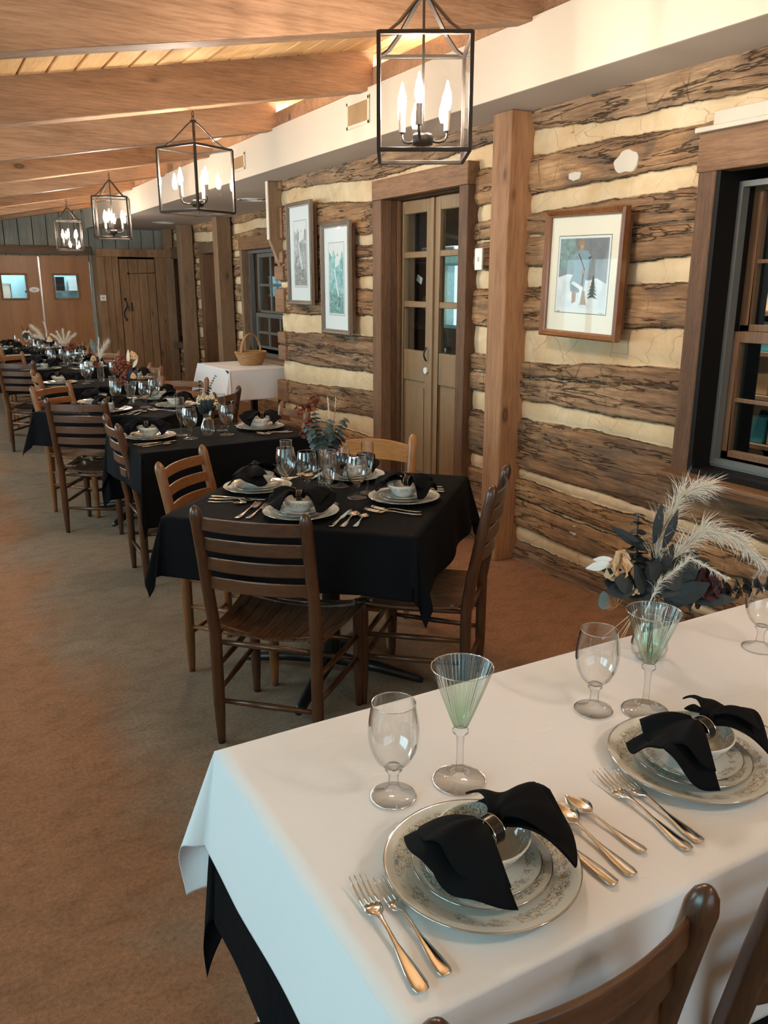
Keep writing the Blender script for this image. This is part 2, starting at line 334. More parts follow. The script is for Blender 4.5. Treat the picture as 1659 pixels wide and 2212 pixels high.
def logwall():
    t = NT('log_wall'); at = t.n('ShaderNodeAttribute', attribute_name='chink'); lid = t.n('ShaderNodeAttribute', attribute_name='logid')
    v = t.coord((1, 0.10, 1)); v2 = t.coord((1, 0.22, 1)); vi = t.coord((1, 1, 1)); vz = t.coord((1, 1, 0.35))
    g = t.noise(v, 26, 8, 0.72, 0.35); g2 = t.noise(v2, 9, 5, 0.6, 0.8); fine = t.noise(v, 120, 4, 0.75, 0.2)
    patch = t.noise(t.coord((1, 0.6, 1)), 2.2, 4, 0.6, 0.5)
    logc = t.ramp(g, [(0.28, (0.07, 0.042, 0.026)), (0.40, (0.25, 0.155, 0.095)), (0.52, (0.42, 0.28, 0.18)), (0.70, (0.62, 0.46, 0.31))])
    tone = t.ramp(patch, [(0.34, (0.15, 0.10, 0.07)), (0.5, (0.36, 0.225, 0.135)), (0.66, (0.64, 0.46, 0.29))])
    logc = t.mix(0.5, logc, tone)
    # per-log tone
    lt = t.ramp(lid.outputs['Fac'], [(0.0, (0.72, 0.66, 0.62)), (0.25, (1.05, 1.0, 0.95)), (0.5, (0.85, 0.76, 0.68)), (0.75, (1.2, 1.1, 0.92)), (1.0, (1.05, 0.93, 0.8))])
    logc = t.mix(1.0, logc, lt, 'MULTIPLY')
    streak = t.noise(t.coord((1, 0.06, 1)), 60, 5, 0.75, 0.25)
    logc = t.mix(0.5, logc, t.ramp(streak, [(0.34, (0.05, 0.035, 0.025)), (0.48, (0.42, 0.38, 0.34)), (0.60, (0.62, 0.58, 0.52)), (0.74, (1.0, 0.95, 0.88))]), 'OVERLAY')
    weath = t.noise(t.coord((1, 0.35, 1)), 4.5, 5, 0.7, 1.0)
    logc = t.mix(t.ramp(weath, [(0.54, 0), (0.66, 0.65)]), logc, t.mix(streak, (0.06, 0.045, 0.035), (0.20, 0.155, 0.12)))
    # thin dark checks along the grain, hewing marks across it
    crack = t.ramp(t.math('ABSOLUTE', t.math('SUBTRACT', t.noise(v, 13, 5, 0.6, 0.4), 0.5)), [(0.0, 1), (0.018, 0)])
    logc = t.mix(t.math('MULTIPLY', crack, 0.8), logc, (0.02, 0.01, 0.006))
    vo = t.n('ShaderNodeTexVoronoi', feature='DISTANCE_TO_EDGE'); t.l(t.coord((1, 1, 0.45)), vo.inputs['Vector']); vo.inputs['Scale'].default_value = 6
    hew = t.math('MULTIPLY', t.ramp(vo.outputs[0], [(0.0, 1), (0.02, 0)]), t.ramp(patch, [(0.52, 0), (0.66, .7)]))
    logc = t.mix(t.math('MULTIPLY', hew, 0.7), logc, (0.05, 0.025, 0.014))
    cn = t.noise(vi, 5, 5, 0.6, 0.6); cp = t.noise(vi, 1.3, 3, 0.5)
    ch = t.ramp(cn, [(0.3, (0.58, 0.42, 0.24)), (0.55, (0.70, 0.54, 0.34)), (0.75, (0.78, 0.63, 0.43))])
    ch = t.mix(t.ramp(cp, [(0.52, 0), (0.68, 0.5)]), ch, (0.62, 0.34, 0.16))
    vc = t.n('ShaderNodeTexVoronoi', feature='DISTANCE_TO_EDGE'); t.l(t.mix(0.12, vi, t.n('ShaderNodeTexNoise').outputs['Color']), vc.inputs['Vector']); vc.inputs['Scale'].default_value = 5
    ccr = t.ramp(vc.outputs[0], [(0.0, 1), (0.012, 0)])
    ch = t.mix(t.math('MULTIPLY', ccr, t.ramp(cp, [(0.4, 0.0), (0.6, 0.6)])), ch, (0.16, 0.10, 0.06))
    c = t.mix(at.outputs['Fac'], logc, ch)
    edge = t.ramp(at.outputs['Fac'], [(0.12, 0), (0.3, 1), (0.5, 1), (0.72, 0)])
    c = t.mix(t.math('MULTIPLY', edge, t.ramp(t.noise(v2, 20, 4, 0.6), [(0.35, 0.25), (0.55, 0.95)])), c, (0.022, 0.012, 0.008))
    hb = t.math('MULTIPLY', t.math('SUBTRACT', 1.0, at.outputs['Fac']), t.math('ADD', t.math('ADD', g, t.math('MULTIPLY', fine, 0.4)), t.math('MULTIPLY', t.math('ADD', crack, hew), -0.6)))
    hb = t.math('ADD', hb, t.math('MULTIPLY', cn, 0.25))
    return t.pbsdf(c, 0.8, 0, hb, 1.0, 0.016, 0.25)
M['log'] = logwall()

def china():
    t = NT('floral_china'); tc = t.n('ShaderNodeTexCoord'); sp = t.n('ShaderNodeSeparateXYZ'); t.l(tc.outputs['Object'], sp.inputs[0])
    r = t.math('SQRT', t.math('ADD', t.math('MULTIPLY', sp.outputs[0], sp.outputs[0]), t.math('MULTIPLY', sp.outputs[1], sp.outputs[1])))
    at = t.n('ShaderNodeAttribute', attribute_name='rim'); rr = at.outputs['Fac']
    vi = t.coord(); n1 = t.noise(vi, 95, 3, 0.65, 1.2); n2 = t.noise(vi, 28, 2, 0.5)
    sw = t.ramp(t.math('ABSOLUTE', t.math('SUBTRACT', n1, 0.5)), [(0.0, 1), (0.03, 1), (0.06, 0)])
    band = t.ramp(rr, [(0.70, 0), (0.73, 1), (0.87, 1), (0.90, 0)])
    mask = t.math('MULTIPLY', t.math('MULTIPLY', sw, band), t.ramp(n2, [(0.42, 0), (0.5, 1)]))
    leaf = t.mix(t.ramp(t.noise(vi, 60, 1), [(0.45, 0), (0.6, 1)]), (0.16, 0.18, 0.14), (0.42, 0.28, 0.16))
    c = t.mix(t.math('MULTIPLY', mask, 0.85), (0.70, 0.70, 0.655), leaf)
    rim = t.ramp(rr, [(0.975, 0), (0.985, 1)])
    c = t.mix(rim, c, (0.5, 0.48, 0.44))
    m = t.pbsdf(c, 0.08, 0, None, spec=0.6); t.l(t.math('MULTIPLY', rim, 0.8), t.p.inputs['Metallic']); return m
M['china'] = china()
# ------------------------------------------------------------------ room shell
WX, WX2, WYC = 2.93, 3.85, 7.08          # near log wall, recessed log wall, corner between them
YB = 14.2                                # far wall
LX = -1.7                                # left (window) wall
def zb(x): return 2.22+0.1766*x          # underside of the beams
def zc(x): return 2.435+0.1766*x          # underside of the boards

mb = MB(); mb.box((LX-0.3, -2.6, -0.1), (4.9, YB+1.2, 0.0)); struct(mb, 'floor', M['carpet'], 'tan carpet floor of the dining room, cool daylight and shade painted grey')

# ceiling boards with V grooves, running away from the camera
mb = MB(); x = LX-0.3
while x < 4.3:
    w = 0.137
    prof = [(x, 0.006), (x+0.009, -0.012), (x+w-0.009, -0.012), (x+w, 0.006)]
    vs = [(px, y, zc(px)+dz+0.012) for y in (-2.6, YB+0.2) for px, dz in prof]
    mb.add(vs, [(0, 1, 5, 4), (1, 2, 6, 5), (2, 3, 7, 6)]); x += w
mb.add([(LX-0.3, -2.6, zc(LX-0.3)+0.06), (4.3, -2.6, zc(4.3)+0.06), (4.3, YB+0.2, zc(4.3)+0.06), (LX-0.3, YB+0.2, zc(LX-0.3)+0.06)], [(0, 1, 2, 3)])
struct(mb, 'ceiling', M['ceil'], 'sloping pine board ceiling above the beams', recalc=False)

# beams
BY = [0.25, 1.78, 3.28, 4.82, 6.35, 7.88, 9.42, 10.93, 12.45, 13.7]
blab = {3.28: 'nearest rough pine ceiling beam at the top of the picture', 4.82: 'pine ceiling beam that carries the second lantern',
        6.35: 'pine ceiling beam between the second and third lanterns', 7.88: 'pine ceiling beam that carries the third lantern',
        9.42: 'pine ceiling beam between the third and fourth lanterns', 10.93: 'pine ceiling beam that carries the fourth, farthest lantern',
        12.45: 'pine ceiling beam just beyond the farthest lantern', 13.7: 'farthest pine ceiling beam, against the grey gable boards'}
for y in BY:
    if y < 3: continue
    mb = MB(); L = 2.50-LX; n = 24
    ang = math.atan(0.1766)
    def sec(i, y=y):
        x = LX + (2.60-LX)*i/n
        j = lambda k: 0.006*mnoise.noise(Vector((x*1.3, y*3, k*7.1)))
        return [(x, y-0.055+j(0), zb(x)+j(1)), (x, y+0.055+j(2), zb(x)+j(3)), (x, y+0.055+j(4), zc(x)+0.03), (x, y-0.055+j(5), zc(x)+0.03)]
    for i in range(n):
        a, b = sec(i), sec(i+1); mb.add(a+b, [(0, 1, 5, 4), (1, 2, 6, 5), (3, 0, 4, 7)]+([(0, 3, 2, 1)] if i == 0 else [])+([(4, 5, 6, 7)] if i == n-1 else []))
    mb.v = [(a-0.5, b-y, c-2.3) for a, b, c in mb.v]
    o = mb.build('ceiling_beam', M['beam'], bevel=0.006); o.location = (0.5, y, 2.3)
    tag(o, blab.get(y, 'ceiling beam'), 'beam', 'ceiling beams', 'structure')

# boxed-in duct (soffit) along the log wall
mb = MB(); mb.box((2.56, -2.6, 2.402), (2.575, YB, 2.69)); struct(mb, 'trim_1', M['paint'], 'cream painted face of the long duct box along the log wall', bevel=0.002)
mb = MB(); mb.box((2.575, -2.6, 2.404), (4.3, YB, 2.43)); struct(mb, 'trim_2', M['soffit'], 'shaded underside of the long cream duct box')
mb = MB(); mb.box((2.575, -2.6, 2.66), (2.90, YB, 2.69)); struct(mb, 'trim_3', M['paint'], 'top board of the cream duct box')
mb = MB(); mb.box((2.90, -2.6, 2.43), (2.93, YB, 3.1)); struct(mb, 'trim_4', M['offwhite'], 'pale wall strip above the duct box')
for i, y in enumerate(BY[:-1]):
    if y < 1: continue
    mb = MB(); mb.box((2.59, y+0.06, 2.695), (2.62, BY[i+1]-0.06, 2.80)); struct(mb, 'trim_%d' % (10+i), M['beam'], 'pine blocking board between two beams above the duct box')

# unseen cove lights, added for bright ceiling patches, lying on the duct box between the beams
for i, y in enumerate(BY[:-1]):
    if y < 3: continue
    t = thing('added_cove_light', 'added slim white light strip on the duct box, bay %s' % ['', '', 'between the first and second beams', 'between the second and third beams', 'between the third and fourth beams', 'between the fourth and fifth beams', 'between the fifth and sixth beams', 'between the sixth and seventh beams', 'beyond the seventh beam'][i], 'strip light', (2.70, (y+BY[i+1])/2, 2.695), 0, 'added cove lights on the duct box')
    m = MB(); m.box((-0.025, -0.3, 0), (0.025, 0.3, 0.03)); m.build('housing', M['white'], t)
    m = MB(); m.tube([(0, -0.28, 0.04), (0, 0.28, 0.04)], 0.012, 10); m.build('added_tube_lamp', emit('added_tube_glow', (1.0, 0.93, 0.82), 260), t)

# ---- log wall: a height field with log courses and chinking
def log_wall(name, x, y0, y1, zt, table, holes, label, dy=0.015, dz=0.0067, seed=0, flip=1):
    """table: list of (z_at_near, z_at_mid, z_at_far) course edges from the top down, alternating log / chink."""
    ny = int((y1-y0)/dy)+1; nz = int(zt/dz)+1
    ys = np.linspace(y0, y1, ny); zs = np.linspace(0, zt, nz)
    rng = random.Random(seed)
    K = len(table); ed = np.zeros((K, ny))
    for k in range(K):
        ed[k] = np.interp(ys, YK, table[k])
        off = rng.uniform(0, 100)
        ed[k] += np.array([0.014*mnoise.noise(Vector((yy*2.1, off, 0)))+0.008*mnoise.noise(Vector((yy*9, off, 3)))+0.005*mnoise.noise(Vector((yy*34, off, 5))) for yy in ys])
    Z = zs[None, :].repeat(ny, 0); X = np.zeros((ny, nz)); C = np.zeros((ny, nz)); ID = np.zeros((ny, nz))
    edges = [np.full(ny, zt+0.3)]+[ed[k] for k in range(K)]+[np.full(ny, -0.3)]
    tone = [rng.random() for _ in range(K+1)]
    for k in range(K+1):
        top = edges[k][:, None]; bot = edges[k+1][:, None]
        inside = (Z <= top) & (Z > bot); mid = (top+bot)/2; half = (top-bot)/2+1e-4
        q = np.clip(np.abs(Z-mid)/half, 0, 1); dist = (1-q)*half
        if k % 2 == 0:   # log
            prof = 0.024*(1-q**8) + 0.010
            X = np.where(inside, prof, X); ID = np.where(inside, tone[k], ID)
        else:
            prof = 0.002+0.010*(1-q**2)
            X = np.where(inside, prof, X)
            C = np.where(inside, np.clip(dist/0.006, 0, 1)*0.5+0.5, C)
        if k % 2 == 0: C = np.where(inside, 0.5-0.5*np.clip(dist/0.006, 0, 1), C)
    # roughness
    N = np.zeros((ny, nz)); sy = max(1, int(0.03/dy)); sz = 2
    small = [[mnoise.noise(Vector((yy*3.0, zz*16, seed)))*0.6+mnoise.noise(Vector((yy*12, zz*45, seed+9)))*0.4 for zz in zs[::sz]] for yy in ys[::sy]]
    small = np.array(small); ty = np.arange(ny)/sy; tz = np.arange(nz)/sz
    tmp = np.array([np.interp(tz, np.arange(small.shape[1]), row) for row in small])
    N = np.array([np.interp(ty, np.arange(tmp.shape[0]), tmp[:, j]) for j in range(nz)]).T
    X += N*np.where(C < 0.5, 0.014, 0.004)
    V = np.stack([x - X*flip, ys[:, None].repeat(nz, 1), Z], -1).reshape(-1, 3)
    idx = np.arange(ny*nz).reshape(ny, nz)
    F = np.stack([idx[:-1, :-1], idx[:-1, 1:], idx[1:, 1:], idx[1:, :-1]], -1).reshape(-1, 4)
    cy = (ys[:-1]+ys[1:])/2; cz = (zs[:-1]+zs[1:])/2
    keep = np.ones((ny-1, nz-1), bool)
    for a, b, c, d in holes: keep &= ~((cy[:, None] > a) & (cy[:, None] < b) & (cz[None, :] > c) & (cz[None, :] < d))
    F = F[keep.reshape(-1)]
    me = bpy.data.meshes.new(name); me.vertices.add(len(V)); me.vertices.foreach_set('co', V.ravel().astype('f'))
    me.loops.add(len(F)*4); me.loops.foreach_set('vertex_index', F.ravel().astype('i'))
    me.polygons.add(len(F)); me.polygons.foreach_set('loop_start', np.arange(0, len(F)*4, 4, dtype='i'))
    me.polygons.foreach_set('loop_total', np.full(len(F), 4, dtype='i'))
    me.polygons.foreach_set('use_smooth', np.ones(len(F), bool)); me.update(calc_edges=True)
    a = me.attributes.new('chink', 'FLOAT', 'POINT'); a.data.foreach_set('value', C.ravel().astype('f'))
    a = me.attributes.new('logid', 'FLOAT', 'POINT'); a.data.foreach_set('value', ID.ravel().astype('f'))
    me.materials.append(M['log']); o = bpy.data.objects.new(name, me); link(o)
    return tag(o, label, None, None, 'structure')

YK = [0.0, 2.46, 3.67, 5.41, 6.75, 8.0]
TAB = [  # bottom of log0, top of log1, ...
    (2.27, 2.262, 2.311, 2.259, 2.33, 2.33), (2.19, 2.189, 2.194, 2.113, 2.20, 2.2), (2.05, 2.039, 2.005, 1.90, 1.93, 1.93), (1.95, 1.946, 1.914, 1.827, 1.84, 1.84),
    (1.66, 1.665, 1.642, 1.608, 1.581, 1.58), (1.556, 1.557, 1.535, 1.514, 1.519, 1.52), (1.38, 1.373, 1.313, 1.331, 1.304, 1.30), (1.21, 1.198, 1.136, 1.182, 1.146, 1.15),
    (0.93, 0.937, 0.935, 0.915, 0.887, 0.88), (0.85, 0.844, 0.827, 0.784, 0.709, 0.70), (0.53, 0.535, 0.539, 0.595, 0.508, 0.5), (0.47, 0.47, 0.480, 0.439, 0.43, 0.43),
    (0.17, 0.17, 0.20, 0.21, 0.21, 0.21), (0.12, 0.12, 0.112, 0.13, 0.13, 0.13)]
TABS = []
for r in TAB: TABS.append(list(r))
# split the wide logs by a thin seam of chinking like the photographed wall
seams = {4: (1.80, 1.804, 1.80, 1.73, 1.72, 1.72), 8: (1.10, 1.103, 1.06, 1.04, 1.03, 1.03), 12: (0.34, 0.345, 0.365, 0.34, 0.33, 0.33)}
full = []
for k, r in enumerate(TABS):
    if k in seams:
        s = seams[k]; th = 0.006 if k != 8 else 0.002
        full.append([q+th for q in s]); full.append([q-th for q in s])
    full.append(r)
log_wall('wall_right', WX, -2.6, WYC, 2.405, full, [(0.85, 2.40, 0.735, 2.02), (4.15, 5.19, -1, 2.17)], 'hewn log wall with cream chinking on the right')
YK = [0.0, 2.46, 3.67, 5.41, 6.75, 8.0]
_k = YK; YK = [WYC, 8.5, 10, 12, 13.5, 15]
log_wall('wall_right_far', WX2, WYC, YB, 2.405, [[q+0.02 for q in r] for r in full], [(9.05, 10.42, 0.68, 1.98), (11.2, 12.14, -1, 1.98), (13.2, 13.95, 0.64, 1.95)], 'recessed log wall beyond the cabin corner', dy=0.03, dz=0.0085, seed=5)
# corner return with the sawn log ends
mb = MB(); ZZ = [2.405]+[r[4] for r in full]+[0]
rng = random.Random(3)
for i in range(len(ZZ)-1):
    if i % 2 == 0:
        e = rng.uniform(0.03, 0.09)
        mb.box((WX-0.055, WYC-0.14, ZZ[i+1]+0.004), (WX2, WYC+e, ZZ[i]-0.004))
struct(mb, 'trim_5', M['casingx'], 'rough sawn log ends at the outside corner of the log wall', bevel=0.012)
mb = MB(); mb.box((WX+0.02, WYC-0.1, 0), (WX2, WYC+0.01, 2.4)); struct(mb, 'wall_return', M['offwhite'], 'chinking behind the log ends at the cabin corner')
# plaster patches in the logs
def patch(y, z, ry, rz, seed, name='trim_6', x=WX-0.038):
    m = MB(); n = 26; rg = random.Random(seed); pts = []
    for k in range(n):
        a = 2*PI*k/n; r = 1+0.3*mnoise.noise(Vector((math.cos(a)*1.7, math.sin(a)*1.7, seed)))+rg.uniform(-0.06, 0.06)
        pts.append((y+ry*r*math.cos(a), z+rz*r*math.sin(a)))
    m.prism(pts, 'x', x, x+0.03); struct(m, name, M['offwhite'], bevel=0.004)
patch(2.93, 2.085, 0.075, 0.052, 4, 'trim_6'); patch(3.27, 2.06, 0.045, 0.022, 7, 'trim_7'); patch(3.12, 0.30, 0.030, 0.028, 9, 'trim_8')

# other walls
mb = MB(); hh = zc(LX)
ys = [-2.6]+[q for w in WIN_L for q in w]+[YB]
for i in range(0, len(ys), 2): mb.box((LX-0.12, ys[i], 0), (LX, ys[i+1], hh+0.1))
for a, b in WIN_L: mb.box((LX-0.12, a, 0), (LX, b, 0.85)); mb.box((LX-0.12, a, 1.9), (LX, b, hh+0.1))
struct(mb, 'wall_left', M['offwhite'], 'left wall with a row of windows')
for i, (a, b) in enumerate(WIN_L):
    m = MB(); y = a
    for q in np.linspace(a, b, 4): m.box((LX-0.09, q-0.025, 0.85), (LX-0.03, q+0.025, 1.9))
    m.box((LX-0.09, a, 0.85), (LX-0.03, b, 0.9)); m.box((LX-0.09, a, 1.85), (LX-0.03, b, 1.9))
    struct(m, 'window_%d' % (i+4), M['post'], 'window in the left wall')
mb = MB(); mb.box((LX, -2.1, 0), (-0.6, -2.0, 3.2)); mb.box((1.9, -2.1, 0), (4.3, -2.0, 3.2)); mb.box((-0.6, -2.1, 2.1), (1.9, -2.0, 3.2)); mb.box((-0.6, -2.1, 0), (1.9, -2.0, 0.75))
struct(mb, 'wall_front', M['offwhite'], 'wall behind the camera')

# far wall: gable boards, header, double plywood doors
DX0, DX1, DXM = 1.06, 2.56, 1.82
mb = MB(); x = LX; rng = random.Random(2)
while x < 4.2:
    w = 0.205; mb.box((x, YB, 1.98), (x+w-0.012, YB+0.03+rng.uniform(0, .01), 3.3)); x += w
struct(mb, 'wall_back', M['barngrey'], 'far gable of vertical grey boards')
mb = MB(); mb.box((LX, YB+0.035, 0), (DX0, YB+0.1, 3.3)); mb.box((LX, YB+0.05, 1.9), (4.3, YB+0.1, 3.3)); mb.box((DX1+.06, YB+0.05, 0), (4.3, YB+0.1, 3.3)); struct(mb, 'wall_back_lining', M['darkroom'], 'dark lining behind the far boards')
mb = MB(); mb.box((LX, YB-0.07, 2.0), (2.62, YB-0.005, 2.13)); struct(mb, 'trim_20', M['header'], 'dark header beam over the double plywood doors', bevel=0.008)
mb = MB(); mb.box((DX1+0.01, YB-0.08, 0), (DX1+0.13, YB-0.01, 2.0)); struct(mb, 'trim_21', M['barngrey'], 'grey post to the right of the double doors', bevel=0.006)
def ply_door(idx, x0, x1, hinge, label):
    t = bpy.data.objects.new('door_%d' % idx, None); t.location = (x0, YB-0.04, 0.01); COL.objects.link(t); tag(t, label, None, None, 'structure')
    w = x1-x0; wx = w*0.52; z0, z1 = 1.34, 1.68; a, b = wx-0.19, wx+0.15
    m = MB(); m.box((0, 0, 0), (a, 0.04, 1.97)); m.box((b, 0, 0), (w, 0.04, 1.97)); m.box((a, 0, 0), (b, 0.04, z0)); m.box((a, 0, z1), (b, 0.04, 1.97)); m.build('door_leaf', M['ply'], t)
    m = MB()
    for lo, hi in (((a-.03, -.012, z0-.03), (a, .05, z1+.03)), ((b, -.012, z0-.03), (b+.03, .05, z1+.03)), ((a, -.012, z0-.03), (b, .05, z0)), ((a, -.012, z1), (b, .05, z1+.03))): m.box(lo, hi)
    m.build('window_frame', M['casingx'], t, bevel=0.003)
    m = MB(); m.box((a, 0.018, z0), (b, 0.022, z1)); m.build('pane', M['pane'], t)
    m = MB()
    for z in (0.25, 1.0, 1.75): m.box((-0.012 if hinge < 0 else w-0.008, -0.008, z-0.05), (0.008 if hinge < 0 else w+0.012, 0.0, z+0.05))
    m.build('hinge', M['steel'], t)
    return t
ply_door(3, DX0, DXM-0.008, -1, 'left plywood swing door with a small square window')
ply_door(4, DXM+0.008, DX1, 1, 'right plywood swing door with a small square window')
mb = MB(); mb.box((DXM-0.02, YB-0.052, 0.02), (DXM+0.004, YB-0.041, 1.97)); struct(mb, 'trim_22', M['steel'], 'bright metal astragal strip between the plywood doors')
o = MB(); o.lathe([(0.0, 0), (0.5, 0), (0.5, 0.1), (0.0, 0.1)], 32)
o = o.build('door_sign', M['white']); o.scale = (0.15, 0.08, 0.08); o.rotation_euler = (PI/2, 0, 0); o.location = (DXM-0.11, YB-0.041, 1.475); tag(o, 'small white oval sign on the left plywood door', 'sign')
m = MB()
for r, (z, w) in enumerate(((0.0, 0.055), (-0.016, 0.04))):
    x = -w/2
    while x < w/2: m.box((x, -0.0095, z), (x+0.005, -0.008, z+0.009)); x += 0.008
oo = m.build('sign_lettering', M['ventdark']); oo.location = (DXM-0.11, YB-0.041, 1.472); oo.parent = o; oo.matrix_parent_inverse = Matrix.LocRotScale(o.location, o.rotation_euler, o.scale).inverted()
# lit kitchen seen through the two door windows
KB = YB+1.6
mb = MB(); mb.box((0.2, KB, 0), (3.2, KB+0.05, 2.6)); mb.box((0.2, YB+0.12, -0.02), (3.2, KB, 0.0)); mb.box((0.15, YB+0.12, 0), (0.2, KB, 2.6)); mb.box((3.2, YB+0.12, 0), (3.25, KB, 2.6)); mb.box((0.2, YB+0.12, 2.5), (3.2, KB, 2.55))
struct(mb, 'wall_kitchen', plain('kitchen_wall', (0.42, 0.62, 0.66), 0.5, var=0.05), 'pale blue kitchen wall beyond the swing doors')
area('kitchen_light', (1.7, YB+0.9, 2.45), (0, 0, 0), 1.6, 0.5, 26, (0.75, 0.93, 1.0))
t = thing('kitchen_range', 'steel kitchen appliance with a round dial behind the left door window', 'appliance', (1.25, KB-0.45, 0))
m = MB(); m.box((-0.25, 0, 0), (0.25, 0.4, 1.58)); m.build('cabinet', M['steel'], t, bevel=0.02)
m = MB(); m.tube([(0, -0.02, 1.45), (0, 0.02, 1.45)], 0.06, 20); m.build('dial', M['black'], t)
t = thing('storage_rack', 'rack of dark bins behind the right door window', 'rack', (2.2, KB-0.35, 0))
for i in range(4):
    m = MB(); m.box((-0.4+i*0.21, 0, 1.45), (-0.4+i*0.21+0.1+0.02*i, 0.25, 1.68)); m.build('bin', M['black'] if i % 2 == 0 else M['white'], t)
m = MB(); m.box((-0.45, 0, 1.42), (0.45, 0.28, 1.45)); m.box((-0.45, 0, 0), (-0.42, 0.28, 1.75)); m.box((0.42, 0, 0), (0.45, 0.28, 1.75)); m.build('shelf', M['steel'], t)

# board closet in the far right corner
CY = 13.75
mb = MB(); rng = random.Random(8)
xs = [2.60, 2.72, 2.83, 2.93]
for i in range(3): mb.box((xs[i]+.002, CY, 0), (xs[i+1]-.002, CY+0.03+rng.uniform(0, .006), 2.0))
mb.box((2.60, CY+0.03, 0), (2.64, YB, 2.0)); mb.box((3.50, CY, 0), (3.66, CY+0.03, 2.0))
struct(mb, 'wall_closet', M['barn'], 'weathered board front of the corner closet', bevel=0.003)
mb = MB(); mb.box((2.60, CY-0.05, 1.97), (3.85, CY+0.02, 2.09)); struct(mb, 'trim_23', M['barn'], 'rough header board over the closet door', bevel=0.006)
t = bpy.data.objects.new('door_5', None); t.location = (2.935, CY-0.01, 0.02); COL.objects.link(t); tag(t, 'weathered plank closet door with a black strap hinge', None, None, 'structure')
ws = [0.14, 0.15, 0.145, 0.12]; x = 0; m = MB()
for w in ws: m.box((x+.003, 0, 0), (x+w-.003, 0.028, 1.92)); x += w
m.build('planks', M['barn'], t, bevel=0.003)
m = MB(); m.tube([(0.14, -0.008, 1.70), (0.2, -0.01, 1.70), (0.555, -0.01, 1.71)], [0.008, 0.013, 0.02], 6, flat=0.3); m.ball((0.135, -0.008, 1.70), 0.02, 8, 5, (1, .4, 1)); m.build('strap_hinge', M['iron'], t)
m = MB(); pts = [(0.045+0.03*math.sin(q*2*PI)*(1 if q < .5 else 1), -0.014, 1.30-0.30*q) for q in np.linspace(0, 1, 20)]; m.tube(pts, 0.009, 6); m.ball((0.05, -0.012, 1.31), 0.02, 8, 5, (1, .4, 1)); m.ball((0.05, -0.012, 0.99), 0.02, 8, 5, (1, .4, 1)); m.build('handle', M['iron'], t)
m = MB(); m.box((0.145, -0.012, 1.12), (0.16, 0, 1.26)); m.build('latch', M['iron'], t)
mb = MB(); mb.box((3.66, CY-0.02, 0), (3.80, CY+0.1, 2.404)); struct(mb, 'trim_24', M['postgrey'], 'grey upright board beside the closet', bevel=0.004)
m = MB(); m.box((-.045, -.02, -.045), (.045, .0, .045)); t = thing('thermostat', 'small white thermostat on the board left of the closet', 'thermostat', (2.655, CY-0.001, 1.35)); m.build('housing', M['white'], t, bevel=0.006)
m = MB(); m.box((-.018, -.023, -.012), (.018, -.02, .012)); m.build('dial_window', M['vent'], t)

# posts against the recessed wall, the near post and the corner bracket
def post(x, y, w, ztop, mat, label):
    m = MB(); n = 10
    for i in range(n):
        z0, z1 = ztop*i/n, ztop*(i+1)/n
        m.box((-w/2, -w/2, z0), (w/2, w/2, z1))
    m = MB(); m.box((-w/2, -w/2, 0), (w/2, w/2, ztop))
    o = m.build('wooden_post', mat, bevel=0.006); o.location = (x, y, 0); o.rotation_euler = (0, 0, 0); return tag(o, label, 'post', 'square wooden posts')
post(2.847, 3.70, 0.155, 2.402, M['post'], 'tall reddish square post in front of the near log wall')
post(3.70, 10.98, 0.19, 2.402, M['postgrey'], 'square post just left of the small window behind the white side table')
post(3.70, 12.7, 0.19, 2.402, M['postgrey'], 'square post farther back, left of the dark doorway')
m = MB(); m.prism([(2.80, 2.402), (2.80, 1.93), (2.90, 1.68), (2.985, 1.66), (2.985, 2.402)], 'y', 7.02, 7.075)
o = m.build('corner_bracket', M['postgrey'], bevel=0.004); tag(o, 'wooden bracket board under the duct box at the cabin corner', 'bracket')
o = MB().box((2.794, 7.022, 1.93), (2.8, 7.073, 2.402)).build('edge_strip', M['offwhite'], o)

# vents
def vent(y0, y1, z0, z1, label):
    t = thing('air_vent', label, 'vent', (2.56, (y0+y1)/2, (z0+z1)/2), 0, 'tan vents in the duct box')
    a, b = (y1-y0)/2, (z1-z0)/2
    m = MB()
    for lo, hi in (((-.008, -a, -b), (0, -a+.02, b)), ((-.008, a-.02, -b), (0, a, b)), ((-.008, -a, -b), (0, a, -b+.02)), ((-.008, -a, b-.02), (0, a, b))): m.box(lo, hi)
    m.build('frame', M['paint'], t, bevel=0.002)
    m = MB(); m.box((-.002, -a+.02, -b+.02), (-.0005, a-.02, b-.02)); m.build('backing', M['ventdark'], t)
    m = MB(); q = -a+.024
    while q < a-.024: m.box((-.006, q, -b+.02), (-.002, q+.005, b-.02)); q += .0095
    m.build('louvres', M['vent'], t)
vent(4.74, 5.04, 2.49, 2.645, 'tan slotted air vent in the duct box behind the nearest lantern')
vent(6.9, 7.2, 2.47, 2.60, 'tan slotted air vent in the duct box behind the second lantern')
for (x, y, l) in ((3.25, 8.6, 'round flush air diffuser under the duct box above the basket'), (3.3, 12.3, 'round flush air diffuser under the duct box near the far posts')):
    t = thing('ceiling_diffuser', l, 'vent', (x, y, 2.404)); m = MB()
    for r in (.16, .11, .06): m.lathe([(r, 0), (r-.012, -.006), (r-.02, 0)], 28, cap=False)
    m.build('rings', M['white'], t); m = MB(); m.lathe([(.15, -0.0008), (0.0, -.0008)], 28); m.build('backing', M['soffit'], t)

